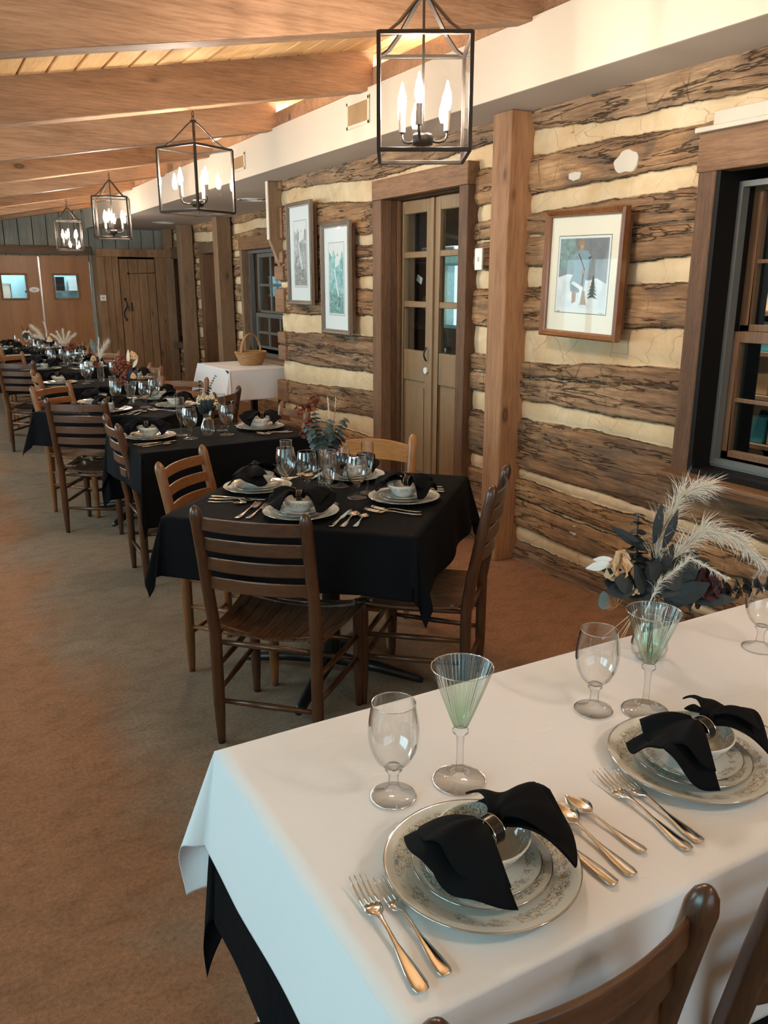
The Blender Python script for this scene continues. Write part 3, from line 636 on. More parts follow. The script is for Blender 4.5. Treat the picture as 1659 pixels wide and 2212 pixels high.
# ---- near window (right edge of the photo)
def frame_box(m, x0, x1, ya, yb, za, zbb, w):
    m.box((x0, ya, za), (x1, ya+w, zbb)); m.box((x0, yb-w, za), (x1, yb, zbb)); m.box((x0, ya+w, za), (x1, yb-w, za+w)); m.box((x0, ya+w, zbb-w), (x1, yb-w, zbb))
WA, WB, WZ0, WZ1 = 0.9, 2.40, 0.775, 1.985
t = bpy.data.objects.new('window_1', None); t.location = (0, 0, 0); COL.objects.link(t); tag(t, 'near shop window in a rough brown casing at the right edge', None, None, 'structure')
m = MB(); m.box((WX-0.075, WB, 0.75), (WX, WB+0.088, 2.02)); m.box((WX-0.075, WA-0.088, 0.75), (WX, WA, 2.02)); m.build('side_casing', M['casing'], t, bevel=0.005)
m = MB(); m.box((WX-0.085, WA-0.1, 1.985), (WX, WB+0.092, 2.13)); m.build('head_casing', M['casingx'], t, bevel=0.005)
m = MB(); m.box((WX-0.115, WA-0.1, 2.13), (WX, WB+0.092, 2.15)); m.box((WX-0.085, WA-0.1, 2.15), (WX, WB+0.03, 2.205)); m.build('head_ledge', M['offwhite'], t, bevel=0.004)
m = MB(); m.prism([(WX-0.135, 0.742), (WX-0.12, 0.705), (WX, 0.70), (WX+0.14, 0.73), (WX+0.14, 0.775), (WX-0.135, 0.757)], 'y', WA-0.12, WB+0.115); m.build('window_sill', M['casingx'], t, bevel=0.006)
m = MB(); frame_box(m, WX-0.07, WX+0.30, WA-0.005, WB+0.0, WZ0-0.01, WZ1+0.03, 0.02); m.build('black_jamb', M['jamb'], t)
m = MB(); frame_box(m, WX+0.045, WX+0.085, WA+0.01, WB-0.018, WZ0+0.02, WZ1-0.035, 0.022); m.build('grey_track', M['track'], t)
m = MB()
for k in range(3): m.box((WX+0.05+k*0.03, WA+0.02, WZ0+0.0), (WX+0.056+k*0.03, WB-0.02, WZ0+0.045-k*0.008))
m.build('sill_track', M['track'], t)
def sash(x, ya, yb, za, zbb, ncol, nrow, mat, parent, bw=0.05, mun=0.016, nm='sash', dep=0.04):
    m = MB(); frame_box(m, x, x+dep, ya, yb, za, zbb, bw); m.box((x, ya, za), (x+dep, yb, za+bw*1.5))
    for c in range(1, ncol): q = ya+bw+(yb-ya-2*bw)*c/ncol; m.box((x+.008, q-mun/2, za), (x+dep-.008, q+mun/2, zbb))
    for r in range(1, nrow): q = za+bw+(zbb-za-2*bw)*r/nrow; m.box((x+.008, ya, q-mun/2), (x+dep-.008, yb, q+mun/2))
    o = m.build(nm, mat, parent, bevel=0.003)
    g = MB(); g.box((x+dep*.45, ya+bw, za+bw), (x+dep*.55, yb-bw, zbb-bw)); g.build('pane', M['pane'], o); return o
sash(WX+0.14, WA+0.02, WB-0.02, 1.32, WZ1-0.02, 4, 2, M['sash'], t, 0.045, nm='upper_sash')
sash(WX+0.095, WA+0.02, WB-0.02, WZ0+0.01, 1.36, 4, 2, M['sash'], t, 0.045, nm='lower_sash')
m = MB(); m.box((WX+0.088, WB-0.04, WZ0+0.03), (WX+0.094, WB-0.02, 1.33)); m.build('sash_guide', M['steel'], t)
# dim shop behind the near wall
mb = MB(); mb.box((4.75, -1, 0), (4.8, 6.4, 2.4)); mb.box((WX+.35, -1, -0.02), (4.8, 6.4, 0)); mb.box((WX+.35, -1, 2.38), (4.8, 6.4, 2.42)); mb.box((WX+.35, 6.4, 0), (4.8, 6.45, 2.4)); mb.box((WX+.35, -1.05, 0), (4.8, -1, 2.4))
mb.box((WX+0.02, 2.45, 0), (WX+.3, 4.2, 2.4)); mb.box((WX+0.02, 5.45, 0), (WX+.3, WYC-.12, 2.4)); mb.box((WX+0.02, -1, 0), (WX+.3, 0.85, 2.4)); mb.box((WX+0.02, 0.85, 0), (WX+.3, 2.45, .70)); mb.box((WX+0.02, 0.85, 2.04), (WX+.3, 2.45, 2.4)); mb.box((WX+0.02, 4.2, 2.21), (WX+.3, 5.45, 2.4))
struct(mb, 'wall_shop', M['darkroom'], 'dark walls of the shop behind the log wall')
area('shop_light', (3.5, 2.7, 2.3), (0, 0, 0), 0.2, 1.0, 22, (0.9, 0.95, 1.0))
cols = [(0.08, 0.42, 0.46), (0.75, 0.45, 0.18), (0.75, 0.75, 0.72), (0.15, 0.25, 0.5), (0.5, 0.08, 0.05), (0.7, 0.6, 0.3)]
GM = [plain('goods_%d' % i, c, 0.5) for i, c in enumerate(cols)]
t = thing('shop_shelf', 'brown shelf unit of goods seen through the near window', 'shelf', (3.75, 2.3, 0))
for i, z in enumerate((0.75, 1.0, 1.22, 1.42, 1.64, 1.86)):
    m = MB(); m.box((-0.02, -1.6, z-0.02), (0.4, 1.1, z)); m.build('shelf_board', M['sash'], t)
m = MB(); m.box((0.4, -1.6, 0), (0.42, 1.1, 2.1)); m.build('back_panel', M['darkroom'], t)
rg = random.Random(4); gn = ['boxed goods', 'small sign card', 'stacked towel', 'tin']
for i, z in enumerate((0.75, 1.0, 1.22, 1.42, 1.64)):
    y = 2.35; k = 0
    while y < 3.3:
        w = rg.uniform(0.07, 0.13); h = rg.uniform(0.07, 0.155); c = rg.randrange(6)
        m = MB(); m.box((0, 0, 0), (0.12, w, h)); o = m.build('goods_box', GM[c], bevel=0.004); o.location = (3.78, y, z)
        tag(o, '%s box of goods on the %s shelf of the shop, place %s from the right' % (['teal', 'orange', 'white', 'blue', 'red', 'yellow'][c], ['lowest', 'second', 'third', 'fourth', 'top'][i], ['one', 'two', 'three', 'four', 'five', 'six', 'seven', 'eight', 'nine', 'ten', 'eleven'][k]), 'box', 'goods on the shop shelves')
        y += w+rg.uniform(0.01, 0.04); k += 1

# ---- French door
DA, DB = 4.20, 5.17
t = bpy.data.objects.new('door_1', None); COL.objects.link(t); tag(t, 'olive brown double door with glass panes in the log wall', None, None, 'structure')
m = MB(); m.box((WX-0.085, DB-0.05, 0), (WX, DB+0.07, 2.10)); m.build('left_casing', M['casing'], t, bevel=0.005)
m = MB(); m.box((WX-0.085, DA-0.10, 0), (WX, DA-0.01, 2.10)); m.build('right_casing', M['casing'], t, bevel=0.005)
m = MB(); m.box((WX-0.09, DA-0.10, 2.10), (WX, DB+0.07, 2.225)); m.build('head_casing', M['casingx'], t, bevel=0.005)
m = MB(); m.box((WX-0.02, DB-0.03, 0), (WX+0.2, DB+0.0, 2.13)); m.box((WX-0.02, DA+0.0, 0), (WX+0.2, DA+0.03, 2.13)); m.box((WX-0.02, DA, 2.10), (WX+0.2, DB, 2.13)); m.box((WX+0.05, DB-0.05, 0), (WX+0.07, DB-0.03, 2.10)); m.build('jamb', M['casing'], t)
def leaf(y0, y1, lab):
    w = y1-y0; st = 0.062; x0, x1 = WX+0.09, WX+0.13; d = bpy.data.objects.new('door_leaf', None); link(d, t)
    m = MB(); m.box((x0, y0, 0.02), (x1, y0+st, 2.09)); m.box((x0, y1-st, 0.02), (x1, y1, 2.09)); m.box((x0, y0+st, 2.02-.01), (x1, y1-st, 2.09)); m.box((x0, y0+st, 0.90), (x1, y1-st, 1.11)); m.box((x0, y0+st, 0.02), (x1, y1-st, 0.22))
    for z in (1.42, 1.745): m.box((x0, y0+st, z-.02), (x1, y1-st, z+.02))
    m.build('stiles', M['doorwood'], d, bevel=0.005)
    m = MB(); m.box((x0+.015, y0+st, 0.22), (x1-.01, y1-st, 0.90)); m.box((x0+.006, y0+st+.03, 0.26), (x0+.016, y1-st-.03, 0.86)); m.build('panel', M['doorwood'], d, bevel=0.006)
    m = MB(); m.box((x0+.018, y0+st, 1.10), (x0+.022, y1-st, 2.03)); m.build('pane', M['pane'], d)
    return d
leaf(4.75, 5.165, 'left'); d2 = leaf(4.28, 4.71, 'right')
m = MB(); m.box((WX+0.075, 4.71, 0.02), (WX+0.125, 4.75, 2.09)); m.build('centre_post', M['doorwood'], t, bevel=0.006)
m = MB(); m.tube([(WX+0.088, 4.79, 0.985), (WX+0.075, 4.79, 0.985)], 0.022, 20); m.build('lock_rose', M['white'], t); 
m = MB(); pts = [(WX+0.075-0.02*math.sin(PI*q), 4.775, 1.14-0.09*q) for q in np.linspace(0, 1, 8)]; m.tube(pts, 0.006, 8); m.build('pull_handle', M['iron'], t)
# items seen through the door panes
def room_item(name, lab, cat, lo, hi, mat, bev=0.01):
    c = Vector(((lo[0]+hi[0])/2, (lo[1]+hi[1])/2, lo[2])); m = MB(); m.box(tuple(Vector(lo)-c), tuple(Vector(hi)-c)); o = m.build(name, mat, bevel=bev); o.location = c; return tag(o, lab, cat)
room_item('price_card', 'small white tilted card behind the middle left door pane', 'card', (3.16, 5.10, 1.565), (3.163, 5.17, 1.61), M['white'], 0)
o = bpy.data.objects['price_card']; o.rotation_euler = (0.4, 0, 0)
room_item('folded_sheet', 'folded white cloth on a shelf behind the top left door pane', 'cloth', (3.7, 5.5, 1.78), (3.95, 6.0, 1.84), M['whitecloth'], 0.02)
mb = MB(); mb.box((3.6, 4.4, 1.74), (4.0, 6.3, 1.775)); mb.box((3.6, 4.4, 1.2), (4.0, 6.3, 1.23)); o = mb.build('wall_shelf', M['sash']); tag(o, 'dark shelves in the room behind the double door', 'shelf')
m = MB(); m.lathe([(0.0, 0), (0.055, 0.01), (0.06, 0.02), (0, 0.03)], 24); o = m.build('round_plaque', M['offwhite']); o.rotation_euler = (0, -PI/2, 0); o.location = (3.75, 5.95, 1.4); tag(o, 'round pale plaque behind the lower left door pane', 'plaque')
room_item('poster', 'pale turquoise poster behind the right door panes', 'poster', (3.35, 4.75, 1.25), (3.36, 5.1, 1.78), plain('turquoise_paper', (0.35, 0.72, 0.72), 0.6, var=0.35, scale=35), 0)
room_item('umbrella', 'thin white furled umbrella behind the left door panes', 'umbrella', (3.5, 5.48, 1.1), (3.515, 5.495, 1.72), M['white'], 0.004)
area('back_room_light', (3.9, 5.2, 2.2), (0, 0, 0), 0.3, 0.6, 5, (0.7, 0.95, 1.0))
# light switch by the near post
m = MB(); m.box((-.012, -.035, -.06), (0, .035, .06)); t2 = thing('light_switch', 'white light switch on the log wall left of the near post', 'switch', (2.862, 3.99, 1.69)); m.build('cover_plate', M['white'], t2, bevel=.004)
m = MB(); m.box((-.02, -.005, -.012), (-.012, .005, .012)); m.build('toggle', M['white'], t2)

# ---- window 2, doorway 2, window 3 in the recessed wall
t = bpy.data.objects.new('window_2', None); COL.objects.link(t); tag(t, 'small paned window in the recessed wall behind the white side table', None, None, 'structure')
m = MB(); m.box((WX2-0.09, 10.42, 0.60), (WX2+.25, 10.5, 2.0)); m.box((WX2-0.09, 8.97, 0.60), (WX2+.25, 9.05, 2.0)); m.build('side_casing', M['postgrey'], t, bevel=.005)
m = MB(); m.box((WX2-0.1, 8.97, 1.97), (WX2+.25, 10.5, 2.12)); m.build('head_casing', M['casingx'], t, bevel=.005)
m = MB(); m.box((WX2-0.16, 8.9, 0.60), (WX2+.25, 10.55, 0.68)); m.build('window_sill', M['postgrey'], t, bevel=.006)
m = MB(); frame_box(m, WX2+.0, WX2+.06, 9.05, 10.42, .68, 1.97, .04); m.build('outer_frame', M['track'], t)
sash(WX2+.07, 9.1, 10.3, 1.16, 1.93, 3, 2, M['track'], t, .05, nm='upper_sash', mun=.03); sash(WX2+.03, 9.1, 10.3, .72, 1.2, 3, 2, M['track'], t, .05, nm='lower_sash', mun=.03)
t = bpy.data.objects.new('door_2', None); COL.objects.link(t); tag(t, 'dark open doorway with a reddish frame between the far posts', None, None, 'structure')
m = MB(); m.box((WX2-.08, 12.12, 0), (WX2+.2, 12.26, 2.0)); m.box((WX2-.08, 11.1, 0), (WX2+.2, 11.2, 2.0)); m.build('side_casing', M['casing'], t, bevel=.005)
m = MB(); m.box((WX2-.09, 11.1, 1.98), (WX2+.2, 12.28, 2.13)); m.build('head_casing', M['header'], t, bevel=.005)
m = MB(); m.box((WX2+.12, 11.22, .01), (WX2+.16, 12.1, 1.97)); m.build('door_leaf', M['header'], t)
t = bpy.data.objects.new('window_3', None); COL.objects.link(t); tag(t, 'narrow window in the recessed wall beside the closet', None, None, 'structure')
m = MB(); m.box((WX2-.08, 13.95, .55), (WX2+.2, 14.08, 2.0)); m.box((WX2-.08, 13.08, .55), (WX2+.2, 13.2, 2.0)); m.build('side_casing', M['barn'], t, bevel=.005)
m = MB(); m.box((WX2-.09, 13.08, 1.95), (WX2+.2, 14.08, 2.12)); m.box((WX2-.14, 13.05, .56), (WX2+.2, 14.1, .64)); m.build('head_casing', M['header'], t, bevel=.005)
sash(WX2+.05, 13.2, 13.95, .64, 1.95, 2, 3, M['barn'], t, .06, nm='sash', mun=.03)
m = MB(); m.box((WX2+.02, 13.25, .66), (WX2+.03, 13.42, 1.4)); m.build('curtain', M['whitecloth'], t)
mb = MB(); mb.box((4.7, WYC, 0), (4.75, YB, 2.4)); mb.box((WX2+.0, WYC, -0.02), (4.8, YB, 0)); mb.box((WX2+.03, WYC, 2.38), (4.8, YB, 2.42))
struct(mb, 'wall_shop_far', M['darkroom'], 'dark room behind the recessed wall')
for i, (y, z) in enumerate(((9.75, 1.66), (9.72, 1.42), (9.7, 1.22))):
    m = MB(); m.box((0, -.06, 0), (.1, .06, .09)); o = m.build('display_jar', GM[[1, 2, 2][i]], bevel=.01); o.location = (4.2, y+.25, z); tag(o, 'pale jar on the %s shelf behind the small window' % ['top', 'middle', 'lower'][i], 'jar')
m = MB(); [m.box((4.1, 9.2, z-.02), (4.4, 10.6, z)) for z in (1.66, 1.42, 1.22)]; o = m.build('window_shelf', M['track']); tag(o, 'shelves behind the small window of the recessed wall', 'shelf')
# ------------------------------------------------------------------ lanterns
def lantern(x, y, z0, rz, ztop, label):
    t = thing('lantern_pendant', label, 'lantern', (x, y, z0), rz, 'square candle lanterns hung from the ceiling')
    a, h, b = 0.145, 0.335, 0.0125
    m = MB()
    for sx in (-1, 1):
        for sy in (-1, 1): m.box((sx*a-b/2, sy*a-b/2, 0), (sx*a+b/2, sy*a+b/2, h))
    for z in (0, h):
        for s in (-1, 1):
            m.box((-a, s*a-b/2, z-b/2), (a, s*a+b/2, z+b/2)); m.box((s*a-b/2, -a, z-b/2), (s*a+b/2, a, z+b/2))
    m.build('lantern_frame', M['lantern'], t, bevel=0.0015)
    m = MB(); P = [(1.0, 0.0), (0.78, 0.012), (0.55, 0.045), (0.33, 0.09), (0.14, 0.128), (0.05, 0.142)]
    for sx in (-1, 1):
        for sy in (-1, 1):
            pts = [(sx*a*q, sy*a*q, h+dz) for q, dz in P]
            for i in range(len(pts)-1): m.bar(pts[i], pts[i+1], 0.015, 0.006)
    m.box((-.012, -.012, h+.136), (.012, .012, h+.15)); m.build('roof_strap', M['lantern'], t)
    m = MB(); m.tube([(0, 0, h+0.14), (0, 0, 0.075)], 0.0045, 8); m.build('centre_rod', M['lantern'], t)
    m = MB(); m.lathe([(0, .03), (.02, .03), (.034, .035), (.036, .06), (.032, .068), (0, .07)], 20); m.lathe([(0, .012), (.008, .016), (.008, .03), (0, .03)], 12); m.build('hub', M['lantern'], t, smooth=True)
    for k in range(3):
        an = math.radians(20+120*k)-rz*0; c, s = math.cos(an), math.sin(an); R = 0.088
        m = MB(); m.tube([(c*.03, s*.03, .048), (c*.06, s*.06, .046), (c*.08, s*.08, .052), (c*R, s*R, .066), (c*R, s*R, .085)], 0.0045, 8)
        arm = m.build('arm', M['lantern'], t, smooth=True)
        m = MB(); m.lathe([(0, .082), (.0115, .082), (.0115, .145), (0, .145)], 14, (c*R, s*R, 0)); m.build('candle_sleeve', M['sleeve'], arm)
        m = MB(); m.lathe([(.006, .145), (.009, .15), (.0135, .165), (.0145, .178), (.0125, .195), (.007, .215), (.003, .232), (0, .238)], 14, (c*R, s*R, 0)); m.build('bulb', M['bulb'], arm, smooth=True)
    g = MB()
    for s in (-1, 1): g.box((-a+b/2, s*a-.001, b/2), (a-b/2, s*a+.001, h-b/2)); g.box((s*a-.001, -a+b/2, b/2), (s*a+.001, a-b/2, h-b/2))
    g.build('glass_pane', M['lglass'], t)
    m = MB(); z = h+0.155; k = 0
    while z < ztop-z0-0.005:
        pts = []
        for q in range(12):
            an = 2*PI*q/12; u, w = 0.0075*math.cos(an), 0.016*math.sin(an)
            pts.append((u if k % 2 else 0, 0 if k % 2 else u, z+w))
        m.tube(pts, 0.0022, 6, closed=True); z += 0.0235; k += 1
    m.build('chain', M['lantern'], t)
    return t
lantern(1.566, 2.53, 1.966, math.radians(-29.6), zc(1.566), 'nearest square candle lantern, largest, in front of the cream duct box')
lantern(1.50, -0.35, 1.95, math.radians(-10), zc(1.5), 'added unseen lantern that brightens the near end of the white table')  # added out of view to brighten the white table top
lantern(1.50, 4.84, 1.945, math.radians(28), zb(1.5), 'second square candle lantern, turned cornerwise, above the second table')
lantern(1.66, 7.88, 1.95, math.radians(-17), zb(1.66), 'third square candle lantern, above the far tables')
lantern(1.78, 10.93, 1.955, math.radians(-6), zb(1.78), 'fourth and farthest square candle lantern, small, before the grey gable boards')

# ------------------------------------------------------------------ chairs
def slat_mesh(m, w, zc_, hgt, ybase, bow, th=0.009, arch=0.0, n=14):
    vs = []; fs = []
    for i in range(n+1):
        u = i/n*2-1; x = u*w/2; y = ybase-bow*(1-u*u); hh = hgt/2
        top = zc_+hh+arch*(1-u*u); bot = zc_-hh+arch*0.35*(1-u*u)
        for (dy, z) in ((-th/2, bot), (th/2, bot), (th/2, top), (-th/2, top)): vs.append((x, y+dy, z))
    for i in range(n):
        for k in range(4): fs.append((i*4+k, i*4+(k+1) % 4, (i+1)*4+(k+1) % 4, (i+1)*4+k))
    fs += [(3, 2, 1, 0), (n*4, n*4+1, n*4+2, n*4+3)]; m.add(vs, fs)
def make_chair(kind='dark'):
    """origin on the floor under the seat centre; the sitter faces +Y."""
    light = kind != 'dark'
    mp, ms = (M['lchair'], M['lslat']) if light else (M['chair'], M['slat'])
    if kind == 'broad': mp, ms = M['honeyz'], M['honey']
    t = thing('ladder_back_chair', 'chair', 'chair')
    WR, WF, D, H = 0.36, 0.42, 0.37, 0.885
    yr, yf = -D/2, D/2
    def yb(z): return yr-0.012 - (0 if z < 0.42 else 0.085*((z-0.42)/0.46)**1.15)
    for s in (-1, 1):
        m = MB(); zs = [0, 0.03, 0.09, 0.16, 0.42, 0.55, 0.7, 0.82, H-0.035, H-0.028, H-0.016, H-0.006, H]
        rs = [0.0125, 0.0145, 0.0175, 0.0205, 0.021, 0.021, 0.0205, 0.020, 0.0205, 0.0195, 0.0165, 0.010, 0.003]
        m.tube([(s*(WR/2+0.004*(z > .5)), yb(z), z) for z in zs], rs, 14); m.build('leg', mp, t, smooth=True)
        m = MB(); zs = [0, 0.03, 0.1, 0.17, 0.36, 0.425, 0.432]; rs = [0.0125, 0.0145, 0.018, 0.0205, 0.0205, 0.0195, 0.014]
        m.tube([(s*WF/2, yf, z) for z in zs], rs, 14); m.build('leg', mp, t, smooth=True)
    if kind == 'broad':
        m = MB(); slat_mesh(m, WR-0.01, 0.79, 0.085, yb(0.79), 0.03, arch=0.018); m.build('backrest_slat', ms, t, bevel=.003)
        m = MB(); slat_mesh(m, WR-0.01, 0.63, 0.05, yb(0.63), 0.03, arch=0.0); m.build('backrest_slat', ms, t, bevel=.003)
    else:
        for z, hh in ((0.823, 0.042), (0.752, 0.042), (0.682, 0.042), (0.612, 0.042)):
            m = MB(); slat_mesh(m, WR-0.01, z, hh, yb(z), 0.032, arch=0.004); m.build('backrest_slat', ms, t, bevel=.003)
    # rungs
    for z in (0.385, 0.165):
        m = MB(); m.tube([(-WR/2, yb(z), z), (0, yb(z), z), (WR/2, yb(z), z)], [0.008, 0.0115, 0.008], 10); m.build('stretcher', mp, t, smooth=True)
    for z in (0.40, 0.27, 0.19):
        m = MB(); m.tube([(-WF/2, yf, z), (0, yf, z), (WF/2, yf, z)], [0.008, 0.0115, 0.008], 10); m.build('stretcher', mp, t, smooth=True)
    for s in (-1, 1):
        for z in (0.405, 0.29, 0.20):
            m = MB(); m.tube([(s*WR/2, yb(z), z), (s*(WR+WF)/4, 0, z), (s*WF/2, yf, z)], [0.008, 0.0115, 0.008], 10); m.build('stretcher', mp, t, smooth=True)
    # dished seat of bent slats running front to back
    m = MB(); n = 11
    for i in range(n):
        u0, u1 = i/n*2-1, (i+1)/n*2-1; g = 0.006
        def P(u, v):
            w = (WR+0.045)*(1-v)/2+(WF+0.075)*v/2
            x = u*w; y = yr+0.012+v*(D+0.02); z = 0.432-0.028*(1-u*u)-0.012*math.sin(PI*min(1, v*1.05))+(0.010 if v > .9 else 0)*0-0.03*max(0, v-0.85)
            return Vector((x, y, z))
        vs = []; fs = []; nv = 8
        for j in range(nv+1):
            v = j/nv
            for u in (u0+g, u1-g):
                p = P(u, v); vs += [p, p-Vector((0, 0, 0.007))]
        for j in range(nv):
            b = j*4; c = b+4
            fs += [(b, b+2, c+2, c), (b+1, c+1, c+3, b+3), (b, c, c+1, b+1), (b+2, b+3, c+3, c+2)]
        fs += [(0, 1, 3, 2), (nv*4, nv*4+2, nv*4+3, nv*4+1)]; m.add(vs, fs)
    for y, w in ((yr+.04, WR+.01), (yf-.03, WF)): m.tube([(q*w/2, y, 0.423-0.030*(1-q*q)) for q in np.linspace(-1, 1, 7)], .008, 6)
    m.build('seat', M['seat'], t)
    return t
proto = {k: make_chair(k) for k in ('dark', 'light', 'broad')}
used = set()
def place_chair(cx, cy, face, label, kind='dark', group='ladder back chairs at the tables'):
    """(cx, cy): middle between the two finials; face: direction the sitter looks, degrees from +X."""
    o = proto[kind] if kind not in used else copy_tree(proto[kind]); used.add(kind)
    a = math.radians(face); off = 0.282
    o.location = (cx+math.cos(a)*off, cy+math.sin(a)*off, 0); o.rotation_euler = (0, 0, a-PI/2)
    tag(o, label, 'chair', group); return o
T = {1: (1.325, 2.80), 2: (1.33, 4.30), 3: (1.25, 5.66), 4: (1.30, 7.15), 5: (1.27, 8.70), 6: (1.30, 10.15), 7: (1.25, 11.55)}
TN = {1: 'nearest black table', 2: 'second black table', 3: 'third black table', 4: 'fourth black table', 5: 'fifth black table', 6: 'sixth black table', 7: 'farthest black table'}
R45 = math.radians(45)
place_chair(0.528, 0.508, 90, 'dark ladder back chair cut off at the bottom, at the white table')
place_chair(1.05, 0.495, 90, 'dark chair mostly out of frame in the bottom right corner')
place_chair(0.825, 2.325, 46, 'dark ladder back chair with its back to the camera at the nearest black table')
place_chair(1.80, 2.335, 135, 'dark ladder back chair at the right of the nearest black table, by the post')
place_chair(0.89, 3.295, -44, 'brown ladder back chair at the far left side of the nearest black table', 'light')
place_chair(1.825, 3.34, -136, 'honey coloured chair with a broad top rail before the glazed door', 'broad')
place_chair(0.825, 4.36, -2, 'dark chair seen edge-on at the left end of the second black table')
place_chair(1.86, 4.37, 180, 'light brown chair at the right end of the second black table', 'light')
place_chair(0.80, 5.27, 55, 'dark ladder back chair with its back to the camera at the third black table')
place_chair(0.785, 6.20, -48, 'light ladder back chair at the far left side of the third black table', 'light')
place_chair(1.73, 6.16, -134, 'light ladder back chair at the far right side of the third black table', 'light')
place_chair(1.76, 5.27, 135, 'dark chair half hidden by flowers, before the white side table')
place_chair(0.80, 7.17, 0, 'light chair seen edge-on at the left end of the fourth black table', 'light')
place_chair(1.79, 7.25, 180, 'light chair at the right end of the fourth black table', 'light')
place_chair(0.77, 8.33, 50, 'dark ladder back chair in the aisle at the fifth black table')
place_chair(0.80, 9.25, -50, 'light ladder back chair at the far left side of the fifth black table', 'light')
place_chair(1.72, 9.15, -132, 'light ladder back chair at the far right side of the fifth black table', 'light')
place_chair(0.80, 10.2, 0, 'light chair at the left end of the sixth black table', 'light')
place_chair(1.79, 10.5, 180, 'light chair at the right end of the sixth black table, below the closet', 'light')

# ------------------------------------------------------------------ tables and cloths
def table(cx, cy, rz, w, d, label):
    t = thing('pedestal_table', label, 'table', (cx, cy, 0), rz, 'black pedestal dining tables')
    m = MB(); m.box((-w/2, -d/2, 0.73), (w/2, d/2, 0.758)); m.build('tabletop', M['black'], t, bevel=.006)
    m = MB(); m.lathe([(0.036, 0.06), (0.036, 0.72), (0.09, 0.73)], 20); m.build('column', M['black'], t)
    m = MB(); L = min(w, d)*0.42
    for k in range(4):
        a = k*PI/2; c, s = math.cos(a), math.sin(a)
        m.tube([(0, 0, .075), (c*L*.5, s*L*.5, .058), (c*L*.93, s*L*.93, .03), (c*L, s*L, .02)], [.032, .028, .022, .012], 8, flat=.8)
    m.build('base', M['black'], t, smooth=True); return t
def cloth(name, label, cx, cy, rz, w, d, dx, dy, mat, ztop=0.7615, seed=0, flare=0.13, fold=1.0, n=96, group=None, skip=None, corner=1.0, fy=None):
    fy = flare if fy is None else fy
    hw, hd = w/2, d/2; r0 = 0.008
    m = MB()
    def fn(a, b):
        s = (a*2-1)*(hw+dx); t = (b*2-1)*(hd+dy)
        ex = max(0, abs(s)-hw); ey = max(0, abs(t)-hd); sx = 1 if s > 0 else -1; sy = 1 if t > 0 else -1
        x = max(-hw, min(hw, s)); y = max(-hd, min(hd, t)); r = math.hypot(ex, ey)
        if r < 1e-6:
            return (x, y, ztop+0.0015*mnoise.noise(Vector((x*4, y*4, seed))))
        phi = math.atan2(ey, ex); q = min(1, r/0.25); flr = flare*math.cos(phi)**2+fy*math.sin(phi)**2
        if ex > 0 and ey > 0:
            pinch = math.sin(2*phi)**0.75
            out = r*flr*(1+0.9*pinch*corner) + q*0.02*fold*math.sin(phi*6+seed)*pinch
            ang = phi
        else:
            p = (y if ex > 0 else x)
            L = hd if ex > 0 else hw
            near = max(0, (abs(p)-(L-0.18))/0.18)
            out = r*flr*(1+0.0*near) + q*fold*0.012*math.sin(p*17+seed*2.1+(1 if ex > 0 else 0))*(1-near) + q*fold*0.010*mnoise.noise(Vector((p*6, seed, r*2)))
            ang = phi
        drop = math.sqrt(max(0, r*r-out*out)) if out < r else r*.9
        rr = min(1, r/r0)
        return (x+sx*math.cos(ang)*out, y+sy*math.sin(ang)*out, ztop-drop-0.000)
    na = n; nb = n
    # denser lines at the table edge
    def axis(h, dd, k):
        pts = list(np.linspace(-h, h, int(k*0.45)))+[-h-0.004, h+0.004]+list(np.linspace(-h-dd, -h-0.01, int(k*0.3)))+list(np.linspace(h+0.01, h+dd, int(k*0.3)))
        return sorted(set(round((p+h+dd)/(2*(h+dd)), 6) for p in pts))
    A = axis(hw, dx, na); B = axis(hd, dy, nb)
    vs = [fn(a, b) for b in B for a in A]; nu = len(A)
    fs = [(j*nu+i, j*nu+i+1, (j+1)*nu+i+1, (j+1)*nu+i) for j in range(len(B)-1) for i in range(nu-1)]
    m.add(vs, fs); o = m.build(name, mat, smooth=True, recalc=False)
    md = o.modifiers.new('solid', 'SOLIDIFY'); md.thickness = 0.0012; md.offset = 1
    o.location = (cx, cy, 0); o.rotation_euler = (0, 0, rz)
    return tag(o, label, 'tablecloth', group)
G = 'black tablecloths'
for k in range(1, 8):
    x, y = T[k]
    if k % 2:
        table(x, y, R45, 0.915, 0.915, 'black pedestal base of the square %s' % TN[k])
        cloth('tablecloth', 'black cloth hanging in points over the square %s' % TN[k], x, y, R45, 0.925, 0.925, 0.21, 0.21, M['blackcloth'], seed=k, group=G, n=90 if k < 4 else 50)
    else:
        rz = math.radians(4 if k == 2 else 0)
        table(x, y, rz, 0.94, 0.60, 'black pedestal base of the narrow %s' % TN[k])
        cloth('tablecloth', 'black cloth with long sides over the narrow %s' % TN[k], x, y, rz, 0.95, 0.61, 0.20, 0.37, M['blackcloth'], seed=k, group=G, n=90 if k < 4 else 50, flare=0.07)
